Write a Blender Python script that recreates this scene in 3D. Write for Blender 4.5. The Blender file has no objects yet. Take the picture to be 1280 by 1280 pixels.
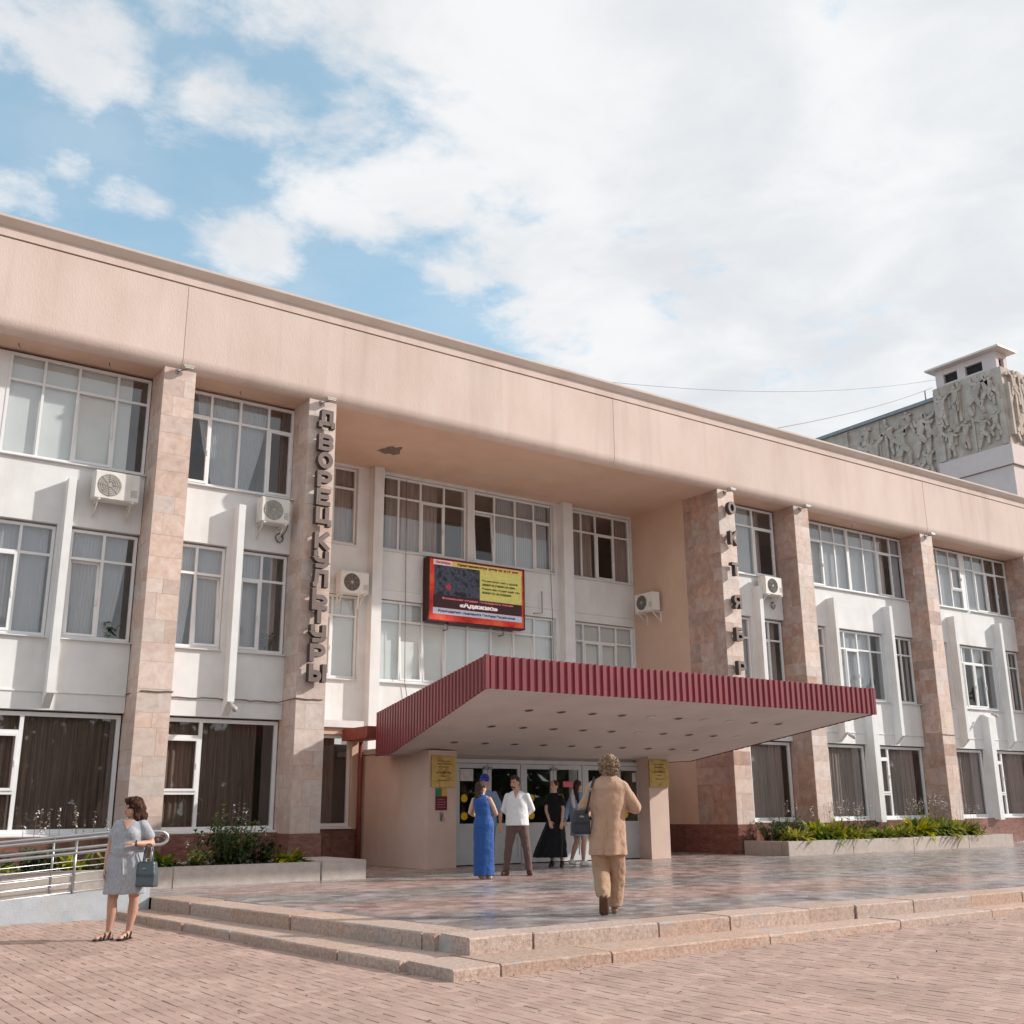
import bpy, bmesh, math, random
from mathutils import Vector, Matrix, noise as mnoise
random.seed(7)
S = bpy.context.scene
COL = S.collection
PI = math.pi

# ------------------------------------------------------------------ camera
cam_d = bpy.data.cameras.new("camera")
cam = bpy.data.objects.new("camera", cam_d)
COL.objects.link(cam)
cam_d.sensor_width = 36.0
cam_d.lens = 1332.34 / 1280 * 36.0
cam_d.clip_start = 0.1
cam_d.clip_end = 2000
YAW, PITCH, ROLL = math.radians(34.8912), math.radians(15.5554), math.radians(-0.452)
fw = Vector((math.sin(YAW) * math.cos(PITCH), math.cos(YAW) * math.cos(PITCH), math.sin(PITCH)))
rt = Vector((math.cos(YAW), -math.sin(YAW), 0))
up = rt.cross(fw)
r2 = math.cos(ROLL) * rt + math.sin(ROLL) * up
u2 = -math.sin(ROLL) * rt + math.cos(ROLL) * up
M = Matrix((r2, u2, -fw)).transposed().to_4x4()
M.translation = Vector((0, 0, 1.45))
cam.matrix_world = M
S.camera = cam

# ------------------------------------------------------------------ light
SUN_TRAVEL = Vector((-1.9, 1.0, -1.11)).normalized()
sun_d = bpy.data.lights.new("sun", 'SUN')
sun_d.energy = 2.35
sun_d.angle = math.radians(1.1)
sun_d.color = (1.0, 0.945, 0.88)
sun = bpy.data.objects.new("sun", sun_d)
COL.objects.link(sun)
sun.rotation_euler = (-SUN_TRAVEL).to_track_quat('Z', 'Y').to_euler()
sun.location = (30, -20, 30)
sdir = -SUN_TRAVEL
SUN_ELEV = math.asin(sdir.z)
SUN_ROT = math.atan2(sdir.x, sdir.y)

W = bpy.data.worlds.new("World")
S.world = W
W.use_nodes = True
wn, wl = W.node_tree.nodes, W.node_tree.links
wn.clear()


def wnode(t, **kw):
    n = wn.new(t)
    for k, v in kw.items():
        setattr(n, k, v)
    return n


def wmath(op, a, b=None, clamp=False):
    n = wnode('ShaderNodeMath', operation=op, use_clamp=clamp)
    for i, v in enumerate((a, b)):
        if v is None:
            continue
        if isinstance(v, (int, float)):
            n.inputs[i].default_value = v
        else:
            wl.new(v, n.inputs[i])
    return n.outputs[0]


def wvec(op, a, b=None):
    n = wnode('ShaderNodeVectorMath', operation=op)
    for i, v in enumerate((a, b)):
        if v is None:
            continue
        if isinstance(v, (tuple, list, Vector)):
            n.inputs[i].default_value = tuple(v)
        else:
            wl.new(v, n.inputs[i])
    return n


def wramp(x, lo, hi):
    n = wnode('ShaderNodeMapRange', interpolation_type='SMOOTHSTEP')
    n.inputs['From Min'].default_value = lo
    n.inputs['From Max'].default_value = hi
    wl.new(x, n.inputs['Value'])
    return n.outputs['Result']


sky = wnode('ShaderNodeTexSky', sky_type='NISHITA')
sky.sun_disc = False
sky.sun_elevation = SUN_ELEV
sky.sun_rotation = SUN_ROT
sky.air_density = 1.0
sky.dust_density = 1.2
sky.ozone_density = 1.0
bg_sky = wnode('ShaderNodeBackground')
bg_sky.inputs['Strength'].default_value = 0.128
tint = wnode('ShaderNodeMix', data_type='RGBA', blend_type='MULTIPLY')
tint.inputs['Factor'].default_value = 1.0
tint.inputs['B'].default_value = (1.70, 1.64, 1.20, 1)
wl.new(sky.outputs[0], tint.inputs['A'])
SKYCOL = tint.outputs['Result']
tc = wnode('ShaderNodeTexCoord')
D = tc.outputs['Generated']
sep = wnode('ShaderNodeSeparateXYZ')
wl.new(D, sep.inputs[0])
# clouds lie on a flat layer overhead: project the view direction onto it
zc = wmath('MAXIMUM', wmath('ADD', sep.outputs[2], 0.10), 0.03)
cmb = wnode('ShaderNodeCombineXYZ')
wl.new(wmath('DIVIDE', sep.outputs[0], zc), cmb.inputs[0])
wl.new(wmath('DIVIDE', sep.outputs[1], zc), cmb.inputs[1])
CP = cmb.outputs[0]


def wnoise(vec, scale, detail, rough, off=(0, 0, 0), dist=0.0):
    n = wnode('ShaderNodeTexNoise')
    n.inputs['Scale'].default_value = scale
    n.inputs['Detail'].default_value = detail
    n.inputs['Roughness'].default_value = rough
    n.inputs['Distortion'].default_value = dist
    wl.new(wvec('ADD', vec, off).outputs[0], n.inputs['Vector'])
    return n.outputs['Fac']


def cloudpoint(px, py):
    """cloud-layer position seen at a photo pixel (1280 frame)"""
    d = (r2 * ((px - 640) / 1332.34) + u2 * (-(py - 640) / 1332.34) + fw).normalized()
    k = max(d.z + 0.10, 0.03)
    return Vector((d.x / k, d.y / k, 0))


# the clear sky pales less towards the horizon than the model's, as the photo shows
evn = wnode('ShaderNodeMix', data_type='RGBA', blend_type='MULTIPLY')
evn.inputs['Factor'].default_value = 1.0
evr = wnode('ShaderNodeValToRGB')
evr.color_ramp.elements[0].position, evr.color_ramp.elements[0].color = 0.0, (.40, .46, .66, 1)
evr.color_ramp.elements[1].position, evr.color_ramp.elements[1].color = 0.75, (.95, .96, 1.0, 1)
_e = evr.color_ramp.elements.new(.30)
_e.color = (.58, .65, .78, 1)
wl.new(sep.outputs[2], evr.inputs[0])
wl.new(SKYCOL, evn.inputs['A'])
wl.new(evr.outputs[0], evn.inputs['B'])
wl.new(evn.outputs['Result'], bg_sky.inputs['Color'])

# --- the bank of cloud over the right of the view ends on a ragged line in the cloud layer
A_ = cloudpoint(440, 60)
B_ = cloudpoint(640, 400)
edge = (B_ - A_).normalized()
nrm = Vector((edge.y, -edge.x, 0))
if (cloudpoint(900, 200) - A_).dot(nrm) < 0:
    nrm = -nrm
side = wnode('ShaderNodeVectorMath', operation='DOT_PRODUCT')
wl.new(wvec('SUBTRACT', CP, A_).outputs[0], side.inputs[0])
side.inputs[1].default_value = nrm
bank = wramp(side.outputs['Value'], -0.26, 0.20)
# --- separate puffs to the left of the bank: (pixel x, y, size in layer units, weight)
PUFFS = [(30, 20, 0.20, 1.0), (90, 50, 0.17, 1.0), (150, 85, 0.12, .8), (275, 115, 0.13, 1.0), (335, 140, 0.13, 1.0), (225, 108, .08, .7),
         (440, 250, 0.11, 1.1), (500, 245, 0.13, 1.15), (545, 225, 0.13, 1.1), (400, 215, .11, .9), (455, 165, .14, .95),
         (300, 305, 0.085, .95), (165, 252, 0.06, .85), (10, 240, .07, .9), (232, 168, .09, .7), (595, 325, .11, .9),
         (420, 60, .18, .75), (330, 20, .17, .8), (225, 10, .13, .7), (95, 228, .07, .55), (470, 100, .16, .7)]
acc = None
for (px, py, rad, wt) in PUFFS:
    rad *= .92 + max(0, py - 120) / 260
    c = cloudpoint(px, py)
    d = wnode('ShaderNodeVectorMath', operation='DISTANCE')
    wl.new(CP, d.inputs[0])
    d.inputs[1].default_value = c
    g = wmath('MULTIPLY', wramp(d.outputs['Value'], rad * 1.5, rad * .1), wt)
    acc = g if acc is None else wmath('MAXIMUM', acc, g)
OFF1, OFF2 = (35.1, 14.0, 0), (31.6, 38.1, 0)
n_big = wnoise(CP, 3.4, 12, 0.60, OFF1, 0.25)
n_mid = wnoise(CP, 9.0, 9, 0.62, OFF2, 0.2)
far = wramp(sep.outputs[2], 0.10, -0.02)                       # haze bank at the horizon
cov = wmath('MAXIMUM', wmath('MAXIMUM', wmath('MULTIPLY', bank, 1.2), acc), wmath('MULTIPLY', far, 0.8))
nz = wmath('ADD', wmath('MULTIPLY', n_big, 0.6), wmath('MULTIPLY', n_mid, 0.4))
dens = wmath('ADD', cov, wmath('MULTIPLY', wmath('SUBTRACT', nz, 0.5), 3.0))
mask = wramp(dens, 0.44, 1.04)
veil = wmath('MULTIPLY', wramp(n_big, 0.30, 0.75), 0.20)
mask = wmath('MAXIMUM', mask, veil)
shade = wramp(wnoise(CP, 3.4, 6, 0.55, (9.2, 4.4, 0), 0.3), 0.32, 0.68)
ccol = wnode('ShaderNodeMix', data_type='RGBA')
ccol.inputs['A'].default_value = (0.40, 0.41, 0.425, 1)
ccol.inputs['B'].default_value = (0.487, 0.489, 0.492, 1)
wl.new(shade, ccol.inputs['Factor'])
bg_cl = wnode('ShaderNodeBackground')
bg_cl.inputs['Strength'].default_value = 1.0
wl.new(ccol.outputs['Result'], bg_cl.inputs['Color'])
mixw = wnode('ShaderNodeMixShader')
wl.new(wmath('MULTIPLY', mask, 0.96), mixw.inputs[0])
wl.new(bg_sky.outputs[0], mixw.inputs[1])
wl.new(bg_cl.outputs[0], mixw.inputs[2])
wout = wnode('ShaderNodeOutputWorld')
wl.new(mixw.outputs[0], wout.inputs[0])

S.view_settings.view_transform = 'Standard'
S.view_settings.look = 'None'
S.view_settings.gamma = 1.0
S.view_settings.exposure = 0.96
S.view_settings.use_curve_mapping = False
S.render.engine = 'CYCLES'
S.cycles.max_bounces = 8
S.cycles.transparent_max_bounces = 16
S.cycles.use_denoising = True

# ------------------------------------------------------------------ materials
MATS = {}


def pm(name, cols, scale=3.0, rough=0.8, bump=0.0, bscale=40.0, rnd=0.0, stretch=(1, 1, 1), detail=6, metallic=0.0,
       spec=0.3, stain=None, local=False, hue=0.0, dist=0.0, lo=0.3, hi=0.7, sheen=0.0, nrough=0.55):
    """procedural surface: colour ramp over noise, optional per-object variation, fine bump and long stains"""
    m = bpy.data.materials.new(name)
    m.use_nodes = True
    N, L = m.node_tree.nodes, m.node_tree.links
    b = N['Principled BSDF']
    b.inputs['Roughness'].default_value = rough
    b.inputs['Metallic'].default_value = metallic
    b.inputs['Specular IOR Level'].default_value = spec
    if local:
        co = N.new('ShaderNodeTexCoord').outputs['Object']
    else:
        co = N.new('ShaderNodeNewGeometry').outputs['Position']
    mp = N.new('ShaderNodeMapping')
    mp.inputs['Scale'].default_value = stretch
    L.new(co, mp.inputs[0])
    vec = mp.outputs[0]
    if rnd or hue:
        oi = N.new('ShaderNodeObjectInfo')
        ad = N.new('ShaderNodeVectorMath')
        ad.operation = 'ADD'
        sc = N.new('ShaderNodeVectorMath')
        sc.operation = 'SCALE'
        sc.inputs[0].default_value = (17, 23, 31)
        L.new(oi.outputs['Random'], sc.inputs['Scale'])
        L.new(vec, ad.inputs[0])
        L.new(sc.outputs[0], ad.inputs[1])
        vec = ad.outputs[0]
    nt = N.new('ShaderNodeTexNoise')
    nt.inputs['Scale'].default_value = scale
    nt.inputs['Detail'].default_value = detail
    nt.inputs['Roughness'].default_value = nrough
    nt.inputs['Distortion'].default_value = dist
    L.new(vec, nt.inputs['Vector'])
    rp = N.new('ShaderNodeValToRGB')
    el = rp.color_ramp.elements
    k = len(cols)
    el[0].position, el[1].position = lo, hi
    el[0].color = (*cols[0], 1)
    el[1].color = (*cols[-1], 1)
    for i in range(1, k - 1):
        e = el.new(lo + (hi - lo) * i / (k - 1))
        e.color = (*cols[i], 1)
    L.new(nt.outputs['Fac'], rp.inputs[0])
    col = rp.outputs[0]
    if rnd or hue:
        hs = N.new('ShaderNodeHueSaturation')
        mr = N.new('ShaderNodeMapRange')
        mr.inputs['To Min'].default_value = 1 - rnd
        mr.inputs['To Max'].default_value = 1 + rnd
        L.new(oi.outputs['Random'], mr.inputs['Value'])
        L.new(mr.outputs[0], hs.inputs['Value'])
        if hue:
            wn2 = N.new('ShaderNodeTexWhiteNoise')
            wn2.noise_dimensions = '1D'
            L.new(oi.outputs['Random'], wn2.inputs['W'])
            m2 = N.new('ShaderNodeMapRange')
            m2.inputs['To Min'].default_value = 1 - hue
            m2.inputs['To Max'].default_value = 1 + hue
            L.new(wn2.outputs['Value'], m2.inputs['Value'])
            L.new(m2.outputs[0], hs.inputs['Saturation'])
        L.new(col, hs.inputs['Color'])
        col = hs.outputs[0]
    if stain:
        (scol, sscale, sstretch, amt) = stain
        mp2 = N.new('ShaderNodeMapping')
        mp2.inputs['Scale'].default_value = sstretch
        L.new(co, mp2.inputs[0])
        n2 = N.new('ShaderNodeTexNoise')
        n2.inputs['Scale'].default_value = sscale
        n2.inputs['Detail'].default_value = 7
        n2.inputs['Roughness'].default_value = 0.6
        L.new(mp2.outputs[0], n2.inputs['Vector'])
        r3 = N.new('ShaderNodeMapRange')
        r3.interpolation_type = 'SMOOTHSTEP'
        r3.inputs['From Min'].default_value = 0.48
        r3.inputs['From Max'].default_value = 0.75
        r3.inputs['To Max'].default_value = amt
        L.new(n2.outputs['Fac'], r3.inputs['Value'])
        mx = N.new('ShaderNodeMix')
        mx.data_type = 'RGBA'
        L.new(r3.outputs[0], mx.inputs['Factor'])
        L.new(col, mx.inputs['A'])
        mx.inputs['B'].default_value = (*scol, 1)
        col = mx.outputs['Result']
    L.new(col, b.inputs['Base Color'])
    if bump:
        nb = N.new('ShaderNodeTexNoise')
        nb.inputs['Scale'].default_value = bscale
        nb.inputs['Detail'].default_value = 5
        L.new(vec, nb.inputs['Vector'])
        bp = N.new('ShaderNodeBump')
        bp.inputs['Strength'].default_value = bump
        bp.inputs['Distance'].default_value = 0.02
        L.new(nb.outputs['Fac'], bp.inputs['Height'])
        L.new(bp.outputs[0], b.inputs['Normal'])
    if sheen:
        b.inputs['Sheen Weight'].default_value = sheen
    MATS[name] = m
    return m


def hx(r, g, b):
    f = lambda v: ((v / 255 + 0.055) / 1.055) ** 2.4 if v > 10 else v / 255 / 12.92
    return (f(r), f(g), f(b))


m_white = pm('white_render', [(.69, .69, .685), (.775, .775, .775)], 2.2, .85, .12, 60, stain=((.50, .44, .39), 1.4, (1.5, 1.5, .22), .28))
m_fascia = pm('pink_plaster', [(.60, .475, .415), (.645, .52, .46), (.675, .555, .495)], 1.1, .9, .25, 30, stretch=(1, 1, .45),
              stain=((.44, .335, .285), .9, (2.6, 2.6, .14), .36), rnd=.035)
m_peach = pm('peach_plaster', [(.60, .42, .32), (.66, .47, .37)], 1.5, .88, .15, 40, stain=((.50, .30, .20), .7, (1, 1, .5), .35))
m_box = pm('pale_pink_plaster', [(.63, .47, .40), (.69, .53, .455)], 2.0, .85, .2, 26, stain=((.5, .36, .29), 1.2, (1, 1, .4), .35))
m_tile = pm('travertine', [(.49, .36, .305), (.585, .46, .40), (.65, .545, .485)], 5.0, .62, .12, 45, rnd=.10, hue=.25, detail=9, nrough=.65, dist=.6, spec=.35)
m_tileredshade = pm('red_travertine_shaded', [(.34, .215, .175), (.44, .30, .25), (.54, .405, .345)], 4.0, .62, .12, 45, rnd=.14, hue=.22, detail=9, nrough=.65, dist=.6, spec=.35)  # redder travertine, also darkened: shade of the right wing's left faces in its colour
m_joint = pm('grout', [(.40, .30, .25), (.46, .355, .30)], 8, .9)
m_granite = pm('red_granite', [(.13, .055, .045), (.22, .095, .075), (.28, .14, .11)], 3.0, .28, .0, 40, rnd=.15, dist=1.6, stretch=(1, 1, 3), spec=.5)
m_granlight = pm('pink_granite', [(.30, .16, .125), (.42, .25, .20)], 14, .5, .05, 60, rnd=.12)
m_step = pm('step_granite', [(.28, .17, .125), (.46, .33, .265), (.58, .47, .41)], 26, .8, .35, 70, rnd=.10, hue=.15,
            stain=((.38, .35, .33), 2.2, (1, 1, 4), .75), nrough=.75)
m_mortar = pm('mortar', [(.38, .35, .33), (.50, .47, .44)], 12, .95, .2, 60)
m_concrete = pm('planter_concrete', [(.42, .36, .32), (.52, .455, .415)], 9, .88, .3, 60, rnd=.06, stain=((.36, .29, .25), 1.5, (1, 1, .7), .5))
m_ramp = pm('painted_kerb', [(.41, .44, .475), (.52, .55, .58)], 5, .8, .2, 40, stain=((.42, .38, .34), 2.5, (1, 1, .6), .6))
m_rampfloor = pm('ramp_concrete', [(.36, .31, .28), (.44, .39, .35)], 6, .9, .2, 60)
m_steel = pm('brushed_steel', [(.40, .40, .41), (.50, .50, .51)], 6, .36, 0, metallic=1.0)
m_pvc = pm('white_pvc', [(.74, .74, .745), (.80, .80, .80)], 3, .4, spec=.4)
m_alu = pm('grey_door_frame', [(.52, .545, .57), (.60, .62, .64)], 4, .4, spec=.4)
m_sill = pm('white_sill', [(.66, .66, .67), (.74, .74, .74)], 4, .5)
m_red = pm('maroon_sheet', [(.19, .027, .040), (.235, .036, .050)], 1.5, .42, .04, 18, spec=.45, rnd=.06, stain=((.22, .06, .06), 1.3, (1, 1, .5), .5))
m_redbeam = pm('rusty_red_paint', [(.20, .05, .04), (.27, .075, .055)], 6, .6, .1)
m_soffit = pm('canopy_soffit', [(.58, .51, .475), (.66, .595, .56)], .9, .85, .1, 30, stain=((.45, .38, .34), .8, (1, 1, 1), .35))
m_dark = pm('dark_void', [(.02, .018, .017), (.035, .03, .028)], 3, .8)
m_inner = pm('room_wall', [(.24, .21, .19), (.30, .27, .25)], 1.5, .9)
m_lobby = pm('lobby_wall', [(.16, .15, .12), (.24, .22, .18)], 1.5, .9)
m_brown = pm('brown_curtain', [(.075, .046, .036), (.205, .135, .107)], 3, .85, stretch=(14, 14, .25), sheen=.2)
m_brownlight = pm('taupe_curtain', [(.20, .15, .132), (.44, .355, .325)], 3, .85, stretch=(14, 14, .25), sheen=.2)
m_blind = pm('roller_blind', [(.60, .62, .60), (.68, .70, .68)], 1.2, .8)
m_acwhite = pm('appliance_white', [(.70, .68, .64), (.77, .755, .72)], 5, .5, stain=((.55, .48, .40), 3, (1, 1, .4), .4))
m_acgrill = pm('fan_grille', [(.36, .34, .31), (.44, .42, .39)], 8, .6)
m_letter = pm('letter_face', [(.155, .115, .105), (.21, .16, .145)], 5, .6, .1, 30, rnd=.08)
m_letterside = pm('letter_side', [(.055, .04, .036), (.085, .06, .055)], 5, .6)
m_gold = pm('brass_plaque', [(.30, .17, .045), (.52, .36, .13), (.42, .25, .07)], 4.5, .34, .05, 20, metallic=.8, dist=1.2)
m_black = pm('black_print', [(.02, .02, .02), (.03, .03, .03)], 5, .6)
m_relief = pm('relief_stone', [(.38, .31, .265), (.48, .405, .35), (.57, .49, .435)], 1.6, .92, .6, 7, stain=((.33, .265, .22), .5, (1, 1, .3), .5))
m_lav = pm('pale_lilac_wall', [(.62, .51, .49), (.68, .57, .55)], 1, .9, .1, 20)
m_slate = pm('roof_metal', [(.22, .24, .26), (.30, .32, .34)], 3, .5)
m_capmetal = pm('cornice_metal', [(.66, .58, .53), (.74, .66, .61)], 2, .5, stain=((.48, .36, .3), 1, (1, 1, 1), .4))
m_soil = pm('soil', [(.045, .032, .022), (.08, .058, .042)], 20, .95, .5, 50)
m_wire = pm('cable_black', [(.07, .07, .075), (.10, .10, .105)], 5, .6)
m_cablebrown = pm('cable_grey', [(.16, .12, .10), (.22, .17, .14)], 5, .7)


def leafmat(name, c0, c1, c2):
    m = pm(name, [c0, c1, c2], 9, .55, 0, rnd=.12, hue=.1)
    N, L = m.node_tree.nodes, m.node_tree.links
    b = N['Principled BSDF']
    t = N.new('ShaderNodeBsdfTranslucent')
    L.new(b.inputs['Base Color'].links[0].from_socket, t.inputs['Color'])
    mx = N.new('ShaderNodeMixShader')
    mx.inputs[0].default_value = .28
    L.new(b.outputs[0], mx.inputs[1])
    L.new(t.outputs[0], mx.inputs[2])
    L.new(mx.outputs[0], N['Material Output'].inputs[0])
    return m


m_leafdark = leafmat('leaf_dark', (.030, .055, .026), (.05, .09, .038), (.075, .125, .05))
m_leafmid = leafmat('leaf_green', (.08, .13, .028), (.13, .19, .04), (.18, .24, .06))
m_leaflime = leafmat('leaf_lime', (.25, .26, .022), (.39, .37, .035), (.52, .47, .065))
m_stem = pm('plant_stem', [(.10, .10, .04), (.16, .15, .07)], 9, .8)
m_petal = pm('pale_petal', [(.70, .56, .58), (.80, .72, .72)], 9, .7)
m_petalwhite = pm('white_petal', [(.74, .74, .70), (.82, .82, .80)], 9, .7)


def glassmat(name, base, k, tint=(.965, .975, .98), wob=.0011):
    m = bpy.data.materials.new(name)
    m.use_nodes = True
    N, L = m.node_tree.nodes, m.node_tree.links
    N.clear()
    out = N.new('ShaderNodeOutputMaterial')
    tr = N.new('ShaderNodeBsdfTransparent')
    tr.inputs[0].default_value = (*tint, 1)
    gl = N.new('ShaderNodeBsdfGlossy')
    gl.inputs['Roughness'].default_value = .015
    gl.inputs['Color'].default_value = (.95, .97, 1, 1)
    lw_ = N.new('ShaderNodeLayerWeight')
    lw_.inputs['Blend'].default_value = .5
    pw = N.new('ShaderNodeMath')
    pw.operation = 'POWER'
    pw.inputs[1].default_value = 5
    L.new(lw_.outputs['Facing'], pw.inputs[0])
    fr = N.new('ShaderNodeMath')
    fr.operation = 'MULTIPLY_ADD'
    fr.inputs[1].default_value = .96
    fr.inputs[2].default_value = .04
    L.new(pw.outputs[0], fr.inputs[0])
    # glass is never quite flat: slow waves, different in every pane
    g = N.new('ShaderNodeNewGeometry')
    oi = N.new('ShaderNodeObjectInfo')
    sc = N.new('ShaderNodeVectorMath')
    sc.operation = 'SCALE'
    sc.inputs[0].default_value = (31, 17, 23)
    L.new(oi.outputs['Random'], sc.inputs['Scale'])
    ad = N.new('ShaderNodeVectorMath')
    ad.operation = 'ADD'
    L.new(g.outputs['Position'], ad.inputs[0])
    L.new(sc.outputs[0], ad.inputs[1])
    nz_ = N.new('ShaderNodeTexNoise')
    nz_.inputs['Scale'].default_value = 1.6
    nz_.inputs['Detail'].default_value = 1.0
    L.new(ad.outputs[0], nz_.inputs['Vector'])
    bp = N.new('ShaderNodeBump')
    bp.inputs['Strength'].default_value = 1.0
    bp.inputs['Distance'].default_value = wob
    L.new(nz_.outputs['Fac'], bp.inputs['Height'])
    L.new(bp.outputs[0], gl.inputs['Normal'])
    ma = N.new('ShaderNodeMath')
    ma.operation = 'MULTIPLY_ADD'
    ma.use_clamp = True
    ma.inputs[1].default_value = k
    ma.inputs[2].default_value = base
    L.new(fr.outputs[0], ma.inputs[0])
    mx = N.new('ShaderNodeMixShader')
    L.new(ma.outputs[0], mx.inputs[0])
    L.new(tr.outputs[0], mx.inputs[1])
    L.new(gl.outputs[0], mx.inputs[2])
    L.new(mx.outputs[0], out.inputs[0])
    MATS[name] = m
    return m


m_glass = glassmat('window_glass', .025, 1.0)
m_glassdoor = glassmat('door_glass', .04, 1.2, (.75, .78, .76))


def sheermat():
    m = pm('sheer_curtain', [(.62, .64, .68), (.74, .76, .79)], 3, .9, stretch=(16, 16, .2))
    N, L = m.node_tree.nodes, m.node_tree.links
    b = N['Principled BSDF']
    tr = N.new('ShaderNodeBsdfTransparent')
    tl = N.new('ShaderNodeBsdfTranslucent')
    tl.inputs[0].default_value = (.55, .57, .6, 1)
    m1 = N.new('ShaderNodeMixShader')
    m1.inputs[0].default_value = .35
    L.new(b.outputs[0], m1.inputs[1])
    L.new(tl.outputs[0], m1.inputs[2])
    m2 = N.new('ShaderNodeMixShader')
    m2.inputs[0].default_value = .15
    L.new(m1.outputs[0], m2.inputs[1])
    L.new(tr.outputs[0], m2.inputs[2])
    L.new(m2.outputs[0], N['Material Output'].inputs[0])
    return m


m_sheer = sheermat()


def flat(name, col, rough=.6, emit=0.0, metallic=0.0, var=.12):
    m = pm(name, [tuple(c * (1 - var) for c in col), tuple(min(1, c * (1 + var)) for c in col)], 12, rough, metallic=metallic)
    if emit:
        b = m.node_tree.nodes['Principled BSDF']
        m.node_tree.links.new(b.inputs['Base Color'].links[0].from_socket, b.inputs['Emission Color'])
        b.inputs['Emission Strength'].default_value = emit
    return m


def brickmat(attr):
    """clay pavers: a tone of its own for every brick"""
    m = bpy.data.materials.new('clay_paver')
    m.use_nodes = True
    N, L = m.node_tree.nodes, m.node_tree.links
    b = N['Principled BSDF']
    b.inputs['Roughness'].default_value = .85
    b.inputs['Specular IOR Level'].default_value = .25
    g = N.new('ShaderNodeNewGeometry')
    mp = N.new('ShaderNodeVectorRotate')
    mp.rotation_type = 'Z_AXIS'
    mp.inputs['Angle'].default_value = -BR_ANG
    L.new(g.outputs['Position'], mp.inputs['Vector'])
    sp = N.new('ShaderNodeSeparateXYZ')
    L.new(mp.outputs[0], sp.inputs[0])

    def mt(op, a, bb=None):
        n = N.new('ShaderNodeMath')
        n.operation = op
        for i, v in enumerate((a, bb)):
            if v is None:
                continue
            if isinstance(v, (int, float)):
                n.inputs[i].default_value = v
            else:
                L.new(v, n.inputs[i])
        return n.outputs[0]
    if attr:
        oi = N.new('ShaderNodeAttribute')
        oi.attribute_name = 'tone'
        tone = oi.outputs['Fac']
    else:
        oi = N.new('ShaderNodeObjectInfo')
        tone = oi.outputs['Random']
    rp = N.new('ShaderNodeValToRGB')
    e = rp.color_ramp.elements
    e[0].position, e[0].color = 0.0, (.395, .265, .218, 1)
    e[1].position, e[1].color = 1.0, (.48, .345, .285, 1)
    for p, c in ((.3, (.415, .285, .236)), (.6, (.435, .303, .253)), (.85, (.45, .318, .264))):
        q = e.new(p)
        q.color = (*c, 1)
    L.new(tone, rp.inputs[0])
    n1 = N.new('ShaderNodeTexNoise')
    n1.inputs['Scale'].default_value = 1.1
    n1.inputs['Detail'].default_value = 5
    L.new(g.outputs['Position'], n1.inputs['Vector'])
    n2 = N.new('ShaderNodeTexNoise')
    n2.inputs['Scale'].default_value = 70
    n2.inputs['Detail'].default_value = 4
    L.new(g.outputs['Position'], n2.inputs['Vector'])
    mr = N.new('ShaderNodeMapRange')
    mr.inputs['From Min'].default_value, mr.inputs['From Max'].default_value = .3, .7
    mr.inputs['To Min'].default_value, mr.inputs['To Max'].default_value = .76, 1.16
    L.new(mt('ADD', mt('MULTIPLY', n1.outputs['Fac'], .7), mt('MULTIPLY', n2.outputs['Fac'], .3)), mr.inputs['Value'])
    hs = N.new('ShaderNodeHueSaturation')
    L.new(rp.outputs[0], hs.inputs['Color'])
    L.new(mr.outputs[0], hs.inputs['Value'])
    L.new(hs.outputs[0], b.inputs['Base Color'])
    bp = N.new('ShaderNodeBump')
    bp.inputs['Strength'].default_value = .25
    bp.inputs['Distance'].default_value = .01
    L.new(n2.outputs['Fac'], bp.inputs['Height'])
    L.new(bp.outputs[0], b.inputs['Normal'])
    return m


BR_ANG = math.radians(1.5)
BR_W, BR_L = .10, .20
m_brick = brickmat(False)
m_brickmass = brickmat(True)
m_sand = pm('joint_sand', [(.27, .195, .165), (.34, .25, .21)], 20, .95)


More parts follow.
